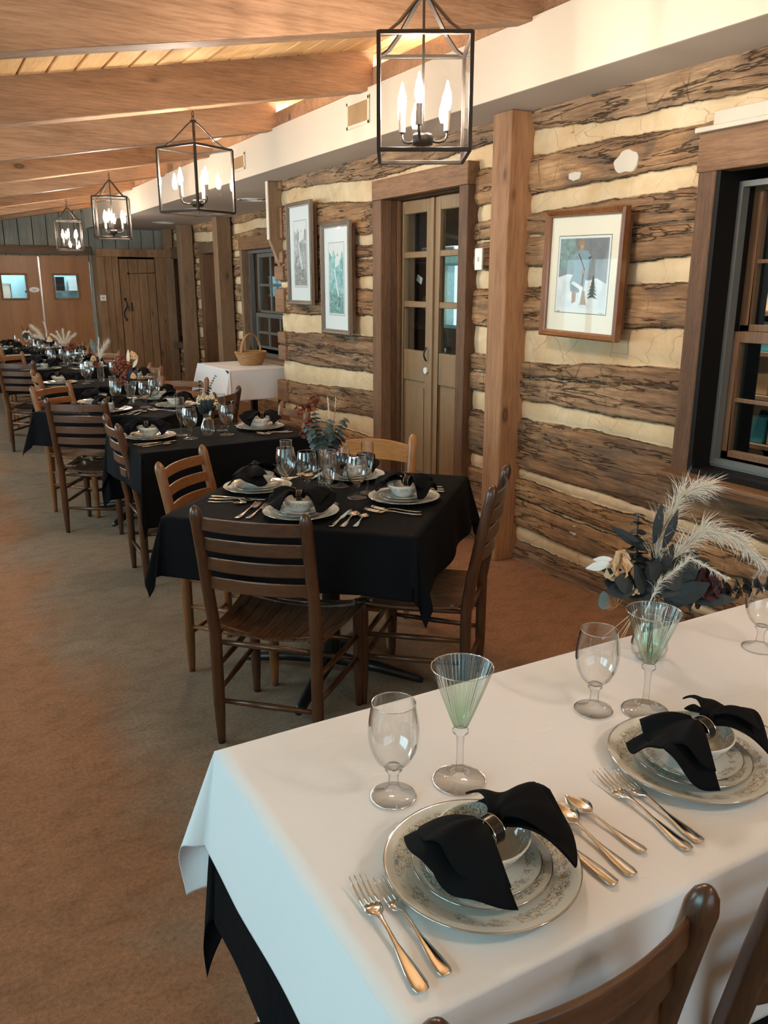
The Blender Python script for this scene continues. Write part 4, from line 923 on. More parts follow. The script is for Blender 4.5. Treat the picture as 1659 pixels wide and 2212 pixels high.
# the long near table: x 0.37..2.2, y 0.61..1.25
t = thing('long_table', 'long folding table with white legs under the near white cloth', 'table', (1.27, 0.932, 0))
m = MB(); m.box((-.9, -.315, .73), (.9, .315, .757)); m.build('tabletop', M['white'], t, bevel=.004)
for sx in (-1, 1):
    for sy in (-1, 1):
        m = MB(); m.box((sx*.84-.032, sy*.24-.032, 0), (sx*.84+.032, sy*.24+.032, .73)); m.build('leg', M['white'], t, bevel=.004)
cloth('tablecloth', 'black undercloth showing below the near white cloth', 1.27, 0.932, 0, 1.81, 0.638, 0.34, 0.37, M['blackcloth'], ztop=0.7585, seed=3, flare=0.07, corner=1.2, n=110, fold=.3, fy=0.02)
cloth('tablecloth', 'white linen cloth over the long near table', 1.27, 0.932, 0, 1.815, 0.642, 0.185, 0.30, M['whitecloth'], ztop=0.7625, seed=2, flare=0.15, corner=2.3, n=150, fold=.35, fy=0.06)
# white side table with the basket
t = thing('side_table', 'small dark table under the white cloth by the cabin corner', 'table', (2.86, 8.05, 0))
m = MB(); m.box((-.3, -.45, .73), (.3, .45, .757)); m.build('tabletop', M['black'], t)
for sx in (-1, 1):
    for sy in (-1, 1): m = MB(); m.box((sx*.26-.03, sy*.4-.03, 0), (sx*.26+.03, sy*.4+.03, .73)); m.build('leg', M['black'], t)
cloth('tablecloth', 'white cloth on the side table that holds the basket', 2.86, 8.05, math.radians(2), 0.62, 0.92, 0.28, 0.29, M['whitecloth'], seed=6, flare=0.12, n=70)

# ------------------------------------------------------------------ basket
t = thing('wicker_basket', 'woven wicker basket with a tall hoop handle on the white side table', 'basket', (2.96, 8.05, 0.7635), math.radians(35))
m = MB(); NR = 9
for r in range(NR):
    z = 0.008+0.115*r/NR; R = 0.115+0.05*(r/NR)**0.8; pts = []
    for k in range(96):
        a = 2*PI*k/96; q = R+0.004*math.sin(a*16+PI*(r % 2)); pts.append((q*math.cos(a)*1.05, q*math.sin(a)*0.85, z))
    m.tube(pts, 0.0072, 6, closed=True)
m.build('woven_body', M['wicker'], t, smooth=True)
m = MB()
for k in range(32):
    a = 2*PI*k/32; m.tube([(0.115*math.cos(a)*1.05, 0.115*math.sin(a)*.85, 0), (0.167*math.cos(a)*1.05, 0.167*math.sin(a)*.85, .12)], .004, 5)
m.lathe([(0, 0), (.112, 0), (.115, .008), (0, .010)], 28); m.build('stakes', M['wicker'], t)
m = MB()
for j in (0, 1):
    pts = []
    for k in range(120):
        a = 2*PI*k/120; q = 0.168+0.006*math.cos(a*20+PI*j); pts.append((q*math.cos(a)*1.05, q*math.sin(a)*.85, .125+.006*math.sin(a*20+PI*j)))
    m.tube(pts, .006, 6, closed=True)
m.build('rim', M['wicker'], t, smooth=True)
m = MB()
for dx in (-.009, 0, .009): m.tube([(0.172*math.cos(a), dx, 0.11+0.20*math.sin(a)) for a in np.linspace(0, PI, 28)], .0052, 6)
m.build('hoop_handle', M['wicker'], t, smooth=True)

# ------------------------------------------------------------------ pictures
def picture(name, label, y, z, w, h, fr, fmat, fth, matw, artfn, mats, tilt=0.0, gap=0.07, matmat=None):
    t = thing(name, label, 'picture', (WX-gap, y, z)); t.rotation_euler = (tilt, 0, 0)
    # local: x toward the wall = +, picture faces -X; u to the right in view = -Y
    m = MB(); d = fth
    prof = [(-0.0, 0), (-0.35*d, 0), (-d, fr*0.3), (-d*0.9, fr*0.55), (-0.55*d, fr*0.85), (-0.45*d, fr)]
    prof = [(0.0, 0), (-d*0.75, 0.0), (-d, fr*.25), (-d*.85, fr*.55), (-d*.6, fr*.7), (-d*.55, fr), (0.0, fr)]
    cs = [(-w/2, -h/2), (w/2, -h/2), (w/2, h/2), (-w/2, h/2)]; vs = []; n = len(prof)
    for (yy, zz) in cs:
        for (px, q) in prof: vs.append((px, yy-math.copysign(q, yy), zz-math.copysign(q, zz)))
    fs = [(c*n+k, ((c+1) % 4)*n+k, ((c+1) % 4)*n+(k+1) % n, c*n+(k+1) % n) for c in range(4) for k in range(n)]
    m.add(vs, fs); m.build('frame', fmat, t, bevel=0)
    m = MB(); a, b = w/2-fr, h/2-fr; m.box((-d*.3, -a, -b), (-d*.2, a, b)); m.build('mat_board', matmat or M['matboard'], t)
    m = MB(); artfn(m, a, b, -d*.3, matw); m.build('print', mats, t, recalc=False)
    m = MB(); m.box((-d*.46, -a, -b), (-d*.44, a, b)); m.build('glass_pane', M['artglass'], t)
    m = MB(); m.box((0, -a, -b), (gap-.05, a, b)); m.build('backing', M['casing'], t)
    return t
M['matboard'] = plain('cream_mat_board', (0.80, 0.71, 0.58), 0.8, var=0.02)
def layer(m, x, poly, mi):
    m.mi = mi; n = len(m.v); m.v += [(x, -u, v) for u, v in poly]; m.f.append(tuple(range(n, n+len(poly)))); m.m.append(mi)
def rect(u0, v0, u1, v1): return [(u0, v0), (u1, v0), (u1, v1), (u0, v1)]
def noisy(name, a, b, sc, rough=.6, dist=1.0, sx=(1, 1, 1)):
    t = NT(name); c = t.ramp(t.noise(t.coord(sx), sc, 5, .65, dist), [(.35, a), (.65, b)]); return t.pbsdf(c, rough)
A = [plain('ink_line', (.03, .035, .03), .7), plain('print_paper', (.70, .70, .68), .7, var=.02), noisy('print_sky', (.13, .135, .15), (.26, .27, .29), 6, sx=(1, 1, .4)),
     noisy('print_snow', (.55, .57, .60), (.72, .73, .74), 12), plain('coat_blue_grey', (.22, .30, .36), .7, var=.3, scale=60), plain('print_tan', (.36, .19, .10), .7, var=.3, scale=60),
     plain('print_fur', (.30, .20, .12), .8, var=.3, scale=80), plain('print_skin', (.45, .28, .19), .7), plain('pine_ink', (.07, .08, .08), .8), noisy('print_pines', (.10, .17, .17), (.24, .32, .31), 40)]
def art_main(m, a, b, x, mw):
    bu, bt, bb = 0.055, 0.085, 0.085
    iu, v0, v1 = a-bu, -b+bb, b-bt
    layer(m, x-.0006, rect(-iu, v0, iu, v1), 0); e = .003
    layer(m, x-.0009, rect(-iu+e, v0+e, iu-e, v1-e), 1); e = .014
    U0, U1, V0, V1 = -iu+e, iu-e, v0+e+.012, v1-e
    def P(u, v): return (U0+(U1-U0)*u, V0+(V1-V0)*v)
    def L(k, mi, pts): layer(m, x-.0012-.0002*k, [P(*p) for p in pts], mi)
    L(0, 2, [(0, 0), (1, 0), (1, 1), (0, 1)])
    L(1, 9, [(0, .55), (.32, .57), (.36, .8), (.30, 1), (0, 1)])
    L(1, 3, [(0, 0), (1, 0), (1, .36), (.8, .44), (.62, .40), (.45, .47), (.2, .49), (0, .44)])
    # legs
    L(3, 5, [(.32, .06), (.40, .09), (.40, .24), (.31, .24)]); L(3, 5, [(.48, .05), (.63, .05), (.60, .14), (.58, .25), (.50, .25)])
    # coat
    L(4, 4, [(.28, .24), (.40, .22), (.55, .24), (.57, .36), (.60, .50), (.66, .62), (.68, .72), (.60, .82), (.52, .84), (.40, .84), (.33, .80), (.28, .70), (.33, .58), (.30, .46), (.25, .38)])
    L(5, 2, [(.28, .24), (.55, .24), (.56, .32), (.42, .36), (.27, .33)])
    L(6, 5, [(.48, .28), (.53, .30), (.56, .56), (.50, .58)]); L(7, 8, [(.505, .33), (.53, .33), (.545, .50), (.52, .50)])
    L(6, 0, [(.40, .78), (.415, .79), (.56, .55), (.545, .54)])
    L(6, 8, [(.62, .70), (.67, .72), (.67, .75), (.61, .73)]); L(6, 3, [(.03, .38), (.10, .44), (.26, .43), (.28, .40), (.14, .38), (.10, .30), (.06, .30)]); L(7, 3, [(.28, .36), (.34, .39), (.55, .30), (.53, .26), (.5, .06), (.46, .06), (.47, .27)])
    L(6, 7, [(.42, .85), (.50, .85), (.505, .91), (.42, .91)]); L(7, 6, [(.36, .90), (.40, .97), (.48, .975), (.54, .93), (.53, .89), (.50, .905), (.40, .905)]); L(7, 6, [(.36, .84), (.40, .89), (.40, .80), (.36, .79)]); L(7, 6, [(.51, .89), (.56, .86), (.55, .81), (.50, .86)])
    for k, (c, w) in enumerate(((.16, .10), (.21, .10), (.26, .085), (.31, .065), (.36, .045), (.41, .025))):
        L(8+k*.2, 8, [(.74-w, c-.015), (.74, c+.005), (.74+w, c-.02), (.745, c+.07), (.735, c+.07)])
    layer(m, x-.0013, rect(-iu+.016, v0+.006, -iu+.04, v0+.009), 2); layer(m, x-.0013, rect(iu-.05, v0+.006, iu-.02, v0+.009), 2)
picture('framed_picture', 'framed print of a figure in a long coat in snow, on the near log wall', 3.09, 1.595, 0.535, 0.595, 0.032, wood('picture_frame_wood', (.10, .03, .01), (.22, .08, .025), (.32, .13, .045), 'z', 20, .2, .05, .7, knots=False), 0.042, 0.06, art_main, A, tilt=math.radians(1.2), gap=0.10)
B = [plain('ink_line_b', (.05, .05, .05), .7), noisy('grey_sketch', (.16, .17, .18), (.52, .53, .54), 16), noisy('white_paper', (.66, .66, .66), (.7, .7, .7), 3), noisy('grey_rocks', (.10, .10, .10), (.42, .42, .40), 45)]
def art_grey(m, a, b, x, mw):
    iu, v0, v1 = a-mw, -b+mw*1.5, b-mw*1.5
    layer(m, x-.0006, rect(-iu, v0, iu, v1), 0); layer(m, x-.0009, rect(-iu+.003, v0+.003, iu-.003, v1-.003), 2); e = .014; iu -= e
    v0 += e; v1 -= e; layer(m, x-.0012, rect(-iu, v0, iu, v1), 1)
    layer(m, x-.0014, [(-iu, v1), (-iu, v1-.05), (-iu*.6, v1-.09), (-iu*.35, v1-.04), (0, v1-.10), (iu*.2, v1-.06), (iu*.55, v1-.13), (iu*.8, v1-.05), (iu, v1-.07), (iu, v1)], 2)
    layer(m, x-.0016, [(-iu, v0), (iu, v0), (iu, v0+.12), (iu*.5, v0+.15), (iu*.2, v0+.13), (-iu*.1, v0+.19), (-iu*.6, v0+.14), (-iu, v0+.17)], 3)
    layer(m, x-.0017, [(-iu*.2, v0+.33), (iu*.5, v0+.36), (iu*.4, v0+.42), (-iu*.1, v0+.41)], 2); layer(m, x-.0018, [(iu*.2, v0+.12), (iu*.35, v0+.13), (-iu*.2, v0+.33), (-iu*.3, v0+.32)], 2)
C_ = [plain('ink_line_c', (.08, .12, .12), .7), noisy('teal_wash', (.10, .30, .32), (.40, .62, .62), 22), noisy('white_paper_c', (.66, .67, .67), (.7, .7, .7), 3), noisy('teal_dark', (.05, .14, .14), (.30, .50, .47), 40)]
M['greyframe'] = wood('grey_frame', (.10, .075, .055), (.18, .135, .10), (.27, .21, .16), 'z', 30, .5, .4, .3, knots=False)
picture('framed_picture', 'tall narrow grey drawing in a wooden frame beside the corner bracket', 6.43, 1.79, 0.48, 0.80, 0.035, M['greyframe'], 0.035, 0.07, art_grey, B, gap=0.095, matmat=plain('white_mat_b', (.74, .75, .76), .8))
picture('framed_picture', 'tall narrow teal print in a wooden frame left of the double door', 5.77, 1.59, 0.48, 0.81, 0.035, M['greyframe'], 0.035, 0.07, art_grey, C_, gap=0.095, tilt=0.0, matmat=plain('white_mat_c', (.74, .75, .76), .8))
# ------------------------------------------------------------------ tableware
def rim_attr(o, R):
    me = o.data; a = me.attributes.new('rim', 'FLOAT', 'POINT')
    a.data.foreach_set('value', [math.hypot(v.co.x, v.co.y)/R for v in me.vertices])
def plate_mesh(R, h, name):
    m = MB(); w = R*0.62
    m.lathe([(0, 0.0), (w*.85, 0.0), (w*.92, 0.0015), (w, 0.004), (R*.98, h-.001), (R, h), (R*.995, h+.0022), (R*.97, h+.001), (R*.90, h-.0015), (R*.75, .0085), (w, .006), (w*.9, .0042), (0, .0038)], 64)
    o = m.build(name, M['china'], smooth=True); rim_attr(o, R); return o
def bowl_mesh(name):
    R = .066; m = MB()
    m.lathe([(0, 0), (.032, 0), (.034, .004), (.048, .016), (.060, .034), (R, .045), (R-.001, .047), (.063, .046), (.057, .034), (.045, .018), (.03, .007), (0, .005)], 48)
    o = m.build(name, M['china'], smooth=True); rim_attr(o, R*1.08); return o
def outline_solid(m, pts, zf, th):
    """pts: list of (y, halfwidth, xoff); a tongue along +Y with height zf(y)."""
    vs = []; fs = []; n = len(pts)
    for y, w, zz in pts:
        for u in (-1, -.6, 0, .6, 1):
            vs.append((u*w, y, zz[0]+zz[1]*u*u+th*.5*(1-u*u*.6)))
        for u in (-1, -.6, 0, .6, 1): vs.append((u*w, y, zz[0]+zz[1]*u*u-th*.5*(1-u*u*.6)))
    for i in range(n-1):
        a, b = i*10, (i+1)*10
        for k in range(4): fs.append((a+k, a+k+1, b+k+1, b+k)); fs.append((a+5+k, b+5+k, b+6+k, a+6+k))
        fs.append((a, b, b+5, a+5)); fs.append((a+4, a+9, b+9, b+4))
    fs.append((0, 5, 6, 7, 8, 9, 4, 3, 2, 1)); e = (n-1)*10; fs.append((e, e+1, e+2, e+3, e+4, e+9, e+8, e+7, e+6, e+5)); m.add(vs, fs)
HAND = [(0, .0035, (.0035, 0)), (.002, .0085, (.0035, 0)), (.010, .0105, (.0035, 0)), (.03, .0095, (.0032, 0)), (.055, .0062, (.004, 0)), (.075, .0032, (.0055, 0)), (.095, .0024, (.008, 0)), (.115, .0027, (.0085, 0))]
def make_fork():
    m = MB(); outline_solid(m, HAND+[(.125, .0045, (.008, 0)), (.132, .010, (.0055, -.001)), (.140, .0125, (.0045, -.001)), (.150, .0128, (.0045, -.001))], None, .0022)
    for k in range(4):
        x = -.0107+k*.00713; m.tube([(x, .148, .0038), (x, .165, .005), (x*1.0, .185, .0085), (x*1.0, .199, .0125)], [.0020, .0018, .0015, .0006], 6)
    return m.build('dinner_fork', M['silver'], smooth=True)
def make_spoon():
    m = MB(); b = []
    for q in np.linspace(0, 1, 11):
        w = .0215*math.sin(PI*min(1, q*.97+.03)**.85)+.0006; b.append((.118+.062*q, max(.0012, w), (.0085-.0075*math.sin(PI*q), .0075*math.sin(PI*q))))
    outline_solid(m, HAND+b, None, .0016); return m.build('spoon', M['silver'], smooth=True)
def make_knife():
    m = MB(); outline_solid(m, [(0, .004, (.004, 0)), (.003, .009, (.004, 0)), (.03, .010, (.004, 0)), (.06, .0075, (.004, 0)), (.085, .005, (.004, 0)), (.10, .0055, (.004, 0)), (.108, .0085, (.004, 0)), (.13, .0095, (.004, 0)), (.19, .0095, (.004, 0)), (.215, .008, (.004, 0)), (.224, .003, (.004, 0))], None, .0034)
    return m.build('table_knife', M['silver'], smooth=True)
def glass_thing(name, bowl, stem, mat, n=40):
    t = thing(name, 'glass', 'glass')
    m = MB(); m.lathe(bowl, n, cap=False); m.build('bowl', mat, t, smooth=True)
    m = MB(); m.lathe(stem, 32); m.build('stem', M['solidglass'], t, smooth=True); 
    m = MB(); r, z = bowl[-1]; m.tube([(r*math.cos(a), r*math.sin(a), z) for a in np.linspace(0, 2*PI, n, endpoint=False)], .0009, 6, closed=True); fr_ = max(q[0] for q in stem[:4]); m.tube([(fr_*math.cos(a), fr_*math.sin(a), .002) for a in np.linspace(0, 2*PI, n, endpoint=False)], .0010, 6, closed=True); m.build('rim', M['rimglass'], t, smooth=True)
    return t
def make_goblet():
    return glass_thing('water_goblet', [(.004, .052), (.016, .056), (.028, .068), (.037, .088), (.0405, .108), (.0405, .128), (.037, .150), (.034, .166)],
                       [(0, 0), (.035, 0), (.0365, .002), (.034, .004), (.018, .0085), (.011, .014), (.0085, .022), (.0078, .035), (.009, .044), (.014, .05), (.012, .056), (0, .058)], M['glass'])
def make_martini():
    return glass_thing('ribbed_cocktail_glass', [(.002, .098), (.012, .102), (.02, .122), (.034, .160), (.0495, .205)],
                       [(0, 0), (.042, 0), (.0435, .0015), (.04, .003), (.015, .006), (.008, .013), (.006, .03), (.0055, .06), (.007, .085), (.013, .090), (.013, .095), (.008, .099), (0, .101)], M['ribglass'])
def make_flute():
    return glass_thing('champagne_flute', [(.002, .072), (.009, .078), (.018, .098), (.0235, .125), (.025, .16), (.0235, .205)],
                       [(0, 0), (.029, 0), (.030, .0015), (.014, .005), (.006, .012), (.005, .035), (.005, .06), (.009, .068), (.007, .075), (0, .077)], M['glass'])
def make_napkin(fan=1.0, seed=0):
    t = thing('folded_napkin', 'napkin', 'napkin')
    m = MB()
    for sd in (-1, 1):
        for layer_ in (0, 1):
            ro = 0.4*layer_-0.2+ (0.15 if sd > 0 else -0.1)
            def fn(a, b, sd=sd, layer_=layer_, ro=ro):
                q = a; v = b*2-1; half = math.radians(30+(26 if sd > 0 else 30)*q**.5)*fan
                L = (.010+.108*q)*(1-.10*(1-abs(v))*(1 if sd < 0 else -1.2))*(1-.16*layer_)
                th = v*half+ro*.30*layer_
                wv = .011*q*math.sin(v*4.2+seed+layer_*1.6+sd*.7)+.004*q*math.sin(v*9+seed*2+layer_)
                x = sd*L*math.cos(th); y = L*math.sin(th); z = .026+wv+.017*layer_*(1-.3*q)+.012*math.sin(PI*q)-.034*q*q*abs(v)*(1-.5*layer_)-.006*q
                if q < .10: z = .022+.007*math.sin(b*PI*4)+.006*layer_; y = v*.014
                return (x, y, z)
            m.grid(fn, 16, 26)
    o = m.build('linen', M['napkin'], t, smooth=True); md = o.modifiers.new('s', 'SOLIDIFY'); md.thickness = .003
    m = MB(); pts = []
    m.tube([(0, 0, .0), (0.0001, 0, .0)], .001, 3)
    m = MB(); vs = []; fs = []; n = 32
    for k in range(n):
        a = 2*PI*k/n
        for x, r in ((-.009, .0195), (.009, .0195), (.009, .0212), (-.009, .0212)): vs.append((x, r*math.cos(a), .022+r*.92*math.sin(a)))
    for k in range(n):
        j = (k+1) % n
        for q in range(4): fs.append((k*4+q, k*4+(q+1) % 4, j*4+(q+1) % 4, j*4+q))
    m.add(vs, fs); m.build('napkin_ring', plain('ring_black_%s' % seed, (.012, .012, .013), .12), t, smooth=False)
    m = MB()
    for x in (-.0095, .0095): m.tube([(x, .0212*math.cos(a), .022+.0195*math.sin(a)) for a in np.linspace(0, 2*PI, 32, endpoint=False)], .0008, 5, closed=True)
    m.build('ring_edge', M['silver'], t)
    return t
PR = {'dinner_plate': plate_mesh(.137, .018, 'dinner_plate'), 'salad_plate': plate_mesh(.098, .013, 'salad_plate'), 'bread_plate': plate_mesh(.083, .012, 'bread_plate'), 'soup_bowl': bowl_mesh('soup_bowl'),
      'dinner_fork': make_fork(), 'salad_fork': None, 'spoon': make_spoon(), 'table_knife': make_knife(), 'goblet': make_goblet(), 'martini': make_martini(), 'flute': make_flute(), 'napkin': make_napkin(), 'napkin2': make_napkin(.8, 2.2)}
PR['salad_fork'] = PR['dinner_fork']
first = {}
def put(key, x, y, z, rz, label, cat, group, scale=1.0, tilt=0, name=None):
    src = PR[key]
    if not first.get(id(src)): o = src; first[id(src)] = 1
    else: o = copy_tree(src)
    if name: o.name = name
    o.location = (x, y, z); o.rotation_euler = (tilt, 0, rz); o.scale = (scale,)*3
    tag(o, label, cat, group); return o
ZT = 0.7632
def setting(cx, cy, face, where, full=True, napkin='napkin', naprot=0.0, forks=True, spoons=True, zt=ZT, bowl=True, knife=True, nsc=1.0):
    """place setting; face = direction the diner looks (deg)."""
    a = math.radians(face)-PI/2; c, s = math.cos(a), math.sin(a)
    def W_(u, v): return (cx+u*c-v*s, cy+u*s+v*c)
    put('dinner_plate', cx, cy, zt, a, 'large floral rimmed dinner plate, '+where, 'plate', 'dinner plates')
    put('salad_plate', cx, cy, zt+.0065, a, 'middle plate stacked on the dinner plate, '+where, 'plate', 'salad plates')
    if full: put('bread_plate', cx, cy, zt+.0125, a, 'small upper plate of the stack, '+where, 'plate', 'bread plates')
    if bowl: put('soup_bowl', cx, cy, zt+.018, a, 'small china bowl under the napkin, '+where, 'bowl', 'china bowls')
    nx, ny = W_(0, -.014)
    put(napkin, nx, ny, zt+.052, a+naprot, 'black napkin pulled through a ring, '+where, 'napkin', 'black napkins in rings', nsc)
    if forks:
        x, y = W_(-.195, -.115); put('dinner_fork', x, y, zt+.0005, a+.03, 'outer fork on the left, '+where, 'fork', 'forks', 1.05)
        x, y = W_(-.158, -.105); put('salad_fork', x, y, zt+.0005, a+.02, 'inner fork next to the plate, '+where, 'fork', 'forks', .93)
    if knife:
        x, y = W_(.155, -.125); put('table_knife', x, y, zt+.0005, a-.0, 'table knife beside the plate, '+where, 'knife', 'knives')
    if spoons:
        x, y = W_(.192, -.115); put('spoon', x, y, zt+.0005, a+.04, 'larger spoon beside the knife, '+where, 'spoon', 'spoons', 1.03)
        x, y = W_(.232, -.10); put('spoon', x, y, zt+.0005, a+.05, 'outer smaller spoon, '+where, 'spoon', 'spoons', .86)
def gob(x, y, lab, k='goblet', z=ZT, rz=0): 
    nm = {'goblet': 'goblets', 'martini': 'green ribbed cocktail glasses', 'flute': 'champagne flutes'}[k]
    return put(k, x, y, z, rz, lab, 'glass', nm)
# near white table
N1, N2 = 'left place of the white table', 'right place of the white table'
ZW = 0.7642
setting(0.590, 0.776, 90, N1, naprot=math.radians(12), zt=ZW, forks=False, spoons=False, knife=False, nsc=1.0)
setting(1.054, 0.817, 90, N2, naprot=math.radians(8), zt=ZW, forks=False, spoons=False, knife=False, napkin='napkin2', nsc=1.0)
def cut(key, tail, tip, lab, cat, grp, sc=None):
    L = {'dinner_fork': .199, 'spoon': .18, 'table_knife': .224}[key]; dx, dy = tip[0]-tail[0], tip[1]-tail[1]
    put(key, tail[0], tail[1], ZW+.0005, math.atan2(dy, dx)-PI/2, lab, cat, grp, sc or math.hypot(dx, dy)/L)
cut('dinner_fork', (.411, .640), (.428, .840), 'outer, larger fork at the '+N1, 'fork', 'forks')
cut('dinner_fork', (.448, .647), (.455, .825), 'inner, smaller fork at the '+N1, 'fork', 'forks')
cut('table_knife', (.730, .661), (.722, .88), 'table knife half under the plate rim, '+N1, 'knife', 'knives')
cut('spoon', (.765, .662), (.771, .846), 'larger spoon at the '+N1, 'spoon', 'spoons')
cut('spoon', (.815, .690), (.802, .845), 'smaller outer spoon at the '+N1, 'spoon', 'spoons')
cut('dinner_fork', (.874, .661), (.892, .868), 'outer, larger fork at the '+N2, 'fork', 'forks')
cut('dinner_fork', (.903, .665), (.919, .853), 'inner, smaller fork at the '+N2, 'fork', 'forks')
cut('spoon', (1.255, .72), (1.265, .90), 'spoon cut off at the right edge of the photo', 'spoon', 'spoons')
gob(.569, .984, 'water goblet at the left place of the white table', z=ZW); gob(.685, .969, 'green ribbed cone glass at the left place of the white table', 'martini', ZW)
gob(1.041, 1.036, 'water goblet in front of the vase, right place of the white table', z=ZW); gob(1.124, .985, 'green ribbed cone glass before the dried flowers', 'martini', ZW)
gob(1.559, 1.062, 'water goblet cut off at the right edge of the photo', z=ZW)
# square tables: four places each
def square_table(k, detail):
    x, y = T[k]; tn = TN[k]; r = .30*.7071
    for dx, dy, f, nm, nr in ((-1, -1, 45, 'near left', 0.3), (1, -1, 135, 'near right', 1.4), (-1, 1, -45, 'far left', 0.1), (1, 1, -135, 'far right', .5)):
        setting(x+dx*r, y+dy*r, f, '%s place, %s' % (nm, tn), full=detail > 0, forks=detail > 0, spoons=detail > 1, knife=detail > 1, napkin='napkin' if dx*dy > 0 else 'napkin2', naprot=nr, bowl=detail > 0)
square_table(1, 2); square_table(3, 2); square_table(5, 1); square_table(7, 0)
for k, d in ((2, 2), (4, 1), (6, 0)):
    x, y = T[k]
    for dx, f, nm in ((-1, 0, 'left'), (1, 180, 'right')): setting(x+dx*.31, y+.06, f, '%s end, %s' % (nm, TN[k]), full=d > 0, forks=d > 0, spoons=d > 0, knife=d > 0, naprot=1.2, bowl=d > 0, napkin='napkin' if dx > 0 else 'napkin2')
# glasses
x, y = T[1]
gob(1.26, 2.86, 'goblet in front of the vase, nearest black table'); gob(1.215, 2.965, 'goblet left of the vase, nearest black table'); gob(1.395, 2.70, 'goblet between the flutes on the right, nearest black table'); gob(1.425, 2.90, 'goblet right of the vase, nearest black table')
gob(1.20, 2.92, 'leftmost flute, nearest black table', 'flute'); gob(1.262, 2.66, 'flute nearest the camera, nearest black table', 'flute'); gob(1.465, 2.745, 'rightmost flute, nearest black table', 'flute'); gob(1.40, 3.0, 'flute behind the vase, nearest black table', 'flute')
gob(1.204, 4.242, 'goblet left of the vase, second black table'); gob(1.41, 4.26, 'goblet right of the vase, second black table'); gob(1.19, 4.36, 'flute behind the left goblet, second black table', 'flute'); gob(1.43, 4.40, 'flute behind the right goblet, second black table', 'flute')
for k in (3, 5, 7):
    x, y = T[k]; gob(x-.12, y+.06, 'goblet left of the vase, '+TN[k]); gob(x+.03, y-.13, 'goblet nearest the camera, '+TN[k]); gob(x+.13, y+.02, 'goblet right of the vase, '+TN[k]); gob(x, y+.15, 'goblet behind the vase, '+TN[k])
    if k < 7: gob(x-.15, y-.03, 'leftmost flute, '+TN[k], 'flute'); gob(x+.17, y+.09, 'rightmost flute, '+TN[k], 'flute')
for k in (4, 6):
    x, y = T[k]; gob(x-.12, y-.03, 'goblet left of the vase, '+TN[k]); gob(x+.11, y-.03, 'goblet right of the vase, '+TN[k]); gob(x-.06, y+.13, 'goblet behind the vase, '+TN[k])

# ------------------------------------------------------------------ vases and dried flowers
M['euc'] = plain('eucalyptus', (.012, .016, .017), .6, var=.4, scale=30); M['eucgrey'] = plain('grey_leaf', (.10, .125, .115), .6, var=.5, scale=25); M['stemm'] = plain('dry_stem', (.10, .08, .045), .7, var=.3)
M['pampas'] = plain('pampas', (.78, .70, .60), .9, var=.15, scale=60); M['rose'] = plain('dried_rose', (.74, .50, .30), .7, var=.25, scale=40); M['rust'] = plain('rust_berries', (.22, .055, .025), .7, var=.5, scale=60)
M['wine'] = plain('wine_petals', (.055, .008, .008), .7, var=.5, scale=40); M['cream'] = plain('cream_petals', (.80, .68, .50), .75, var=.15, scale=40); M['straw'] = plain('straw_tuft', (.48, .22, .08), .7, var=.3)
M['twine'] = plain('jute_twine', (.62, .48, .32), .9, var=.2, scale=200)
def vase(x, y, label, z=ZT, h=.14, narrow=False):
    t = thing('bud_vase', label, 'vase', (x, y, z), 0, 'clear glass bud vases')
    m = MB(); pr = [(.024, .003), (.036, .012), (.040, .03), (.036, .05), (.024, .08), (.018, .095), (.022, .115), (.030, h)] if not narrow else [(.022, .003), (.027, .01), (.028, .05), (.026, .10), (.024, .14), (.028, .17)]
    m.lathe(pr, 32, cap=False); m.build('glass_body', M['glass'], t, smooth=True)
    m = MB(); m.lathe([(0, 0), (pr[0][0], 0), (pr[0][0]+.004, .004), (.01, .009), (0, .008)], 28); m.build('base', M['solidglass'], t, smooth=True)
    if not narrow:
        m = MB(); m.tube([(.0195*math.cos(a), .0195*math.sin(a), .094) for a in np.linspace(0, 2*PI, 20, endpoint=False)], .002, 6, closed=True)
        m.tube([(.02, 0, .094), (.035, .004, .075), (.030, -.002, .05), (.038, .004, .035)], .0014, 5); m.build('twine_tie', M['twine'], t)
    return t
def curve(p0, d, L, bend=0.3, n=8, rg=random):
    p = Vector(p0); d = Vector(d).normalized(); b = Vector((rg.uniform(-1, 1), rg.uniform(-1, 1), -.35))*bend; out = [p.copy()]
    for i in range(n): d = (d+b/n*1.4).normalized(); p = p+d*L/n; out.append(p.copy())
    return out
def leafblade(m, p, d, up, L, w, curl=.2):
    d = Vector(d).normalized(); side = d.cross(Vector(up)).normalized(); nrm = side.cross(d); vs = []
    for q in (0, .2, .45, .7, 1):
        c = Vector(p)+d*L*q+nrm*(-curl*L*q*q); ww = w*math.sin(PI*min(.97, q*.9+.08)); vs += [c-side*ww, c+nrm*ww*.15, c+side*ww]
    fs = []
    for i in range(4): b = i*3; fs += [(b, b+1, b+4, b+3), (b+1, b+2, b+5, b+4)]
    m.add(vs, fs)
def disc(m, p, nrm, r, n=8, cup=.25):
    nrm = Vector(nrm).normalized(); u = nrm.orthogonal().normalized(); v = nrm.cross(u); vs = [Vector(p)-nrm*r*cup]
    for k in range(n): a = 2*PI*k/n; vs.append(Vector(p)+(u*math.cos(a)+v*math.sin(a))*r*(1+.12*math.sin(a*3)))
    m.add(vs, [(0, k+1, (k+1) % n+1) for k in range(n)])
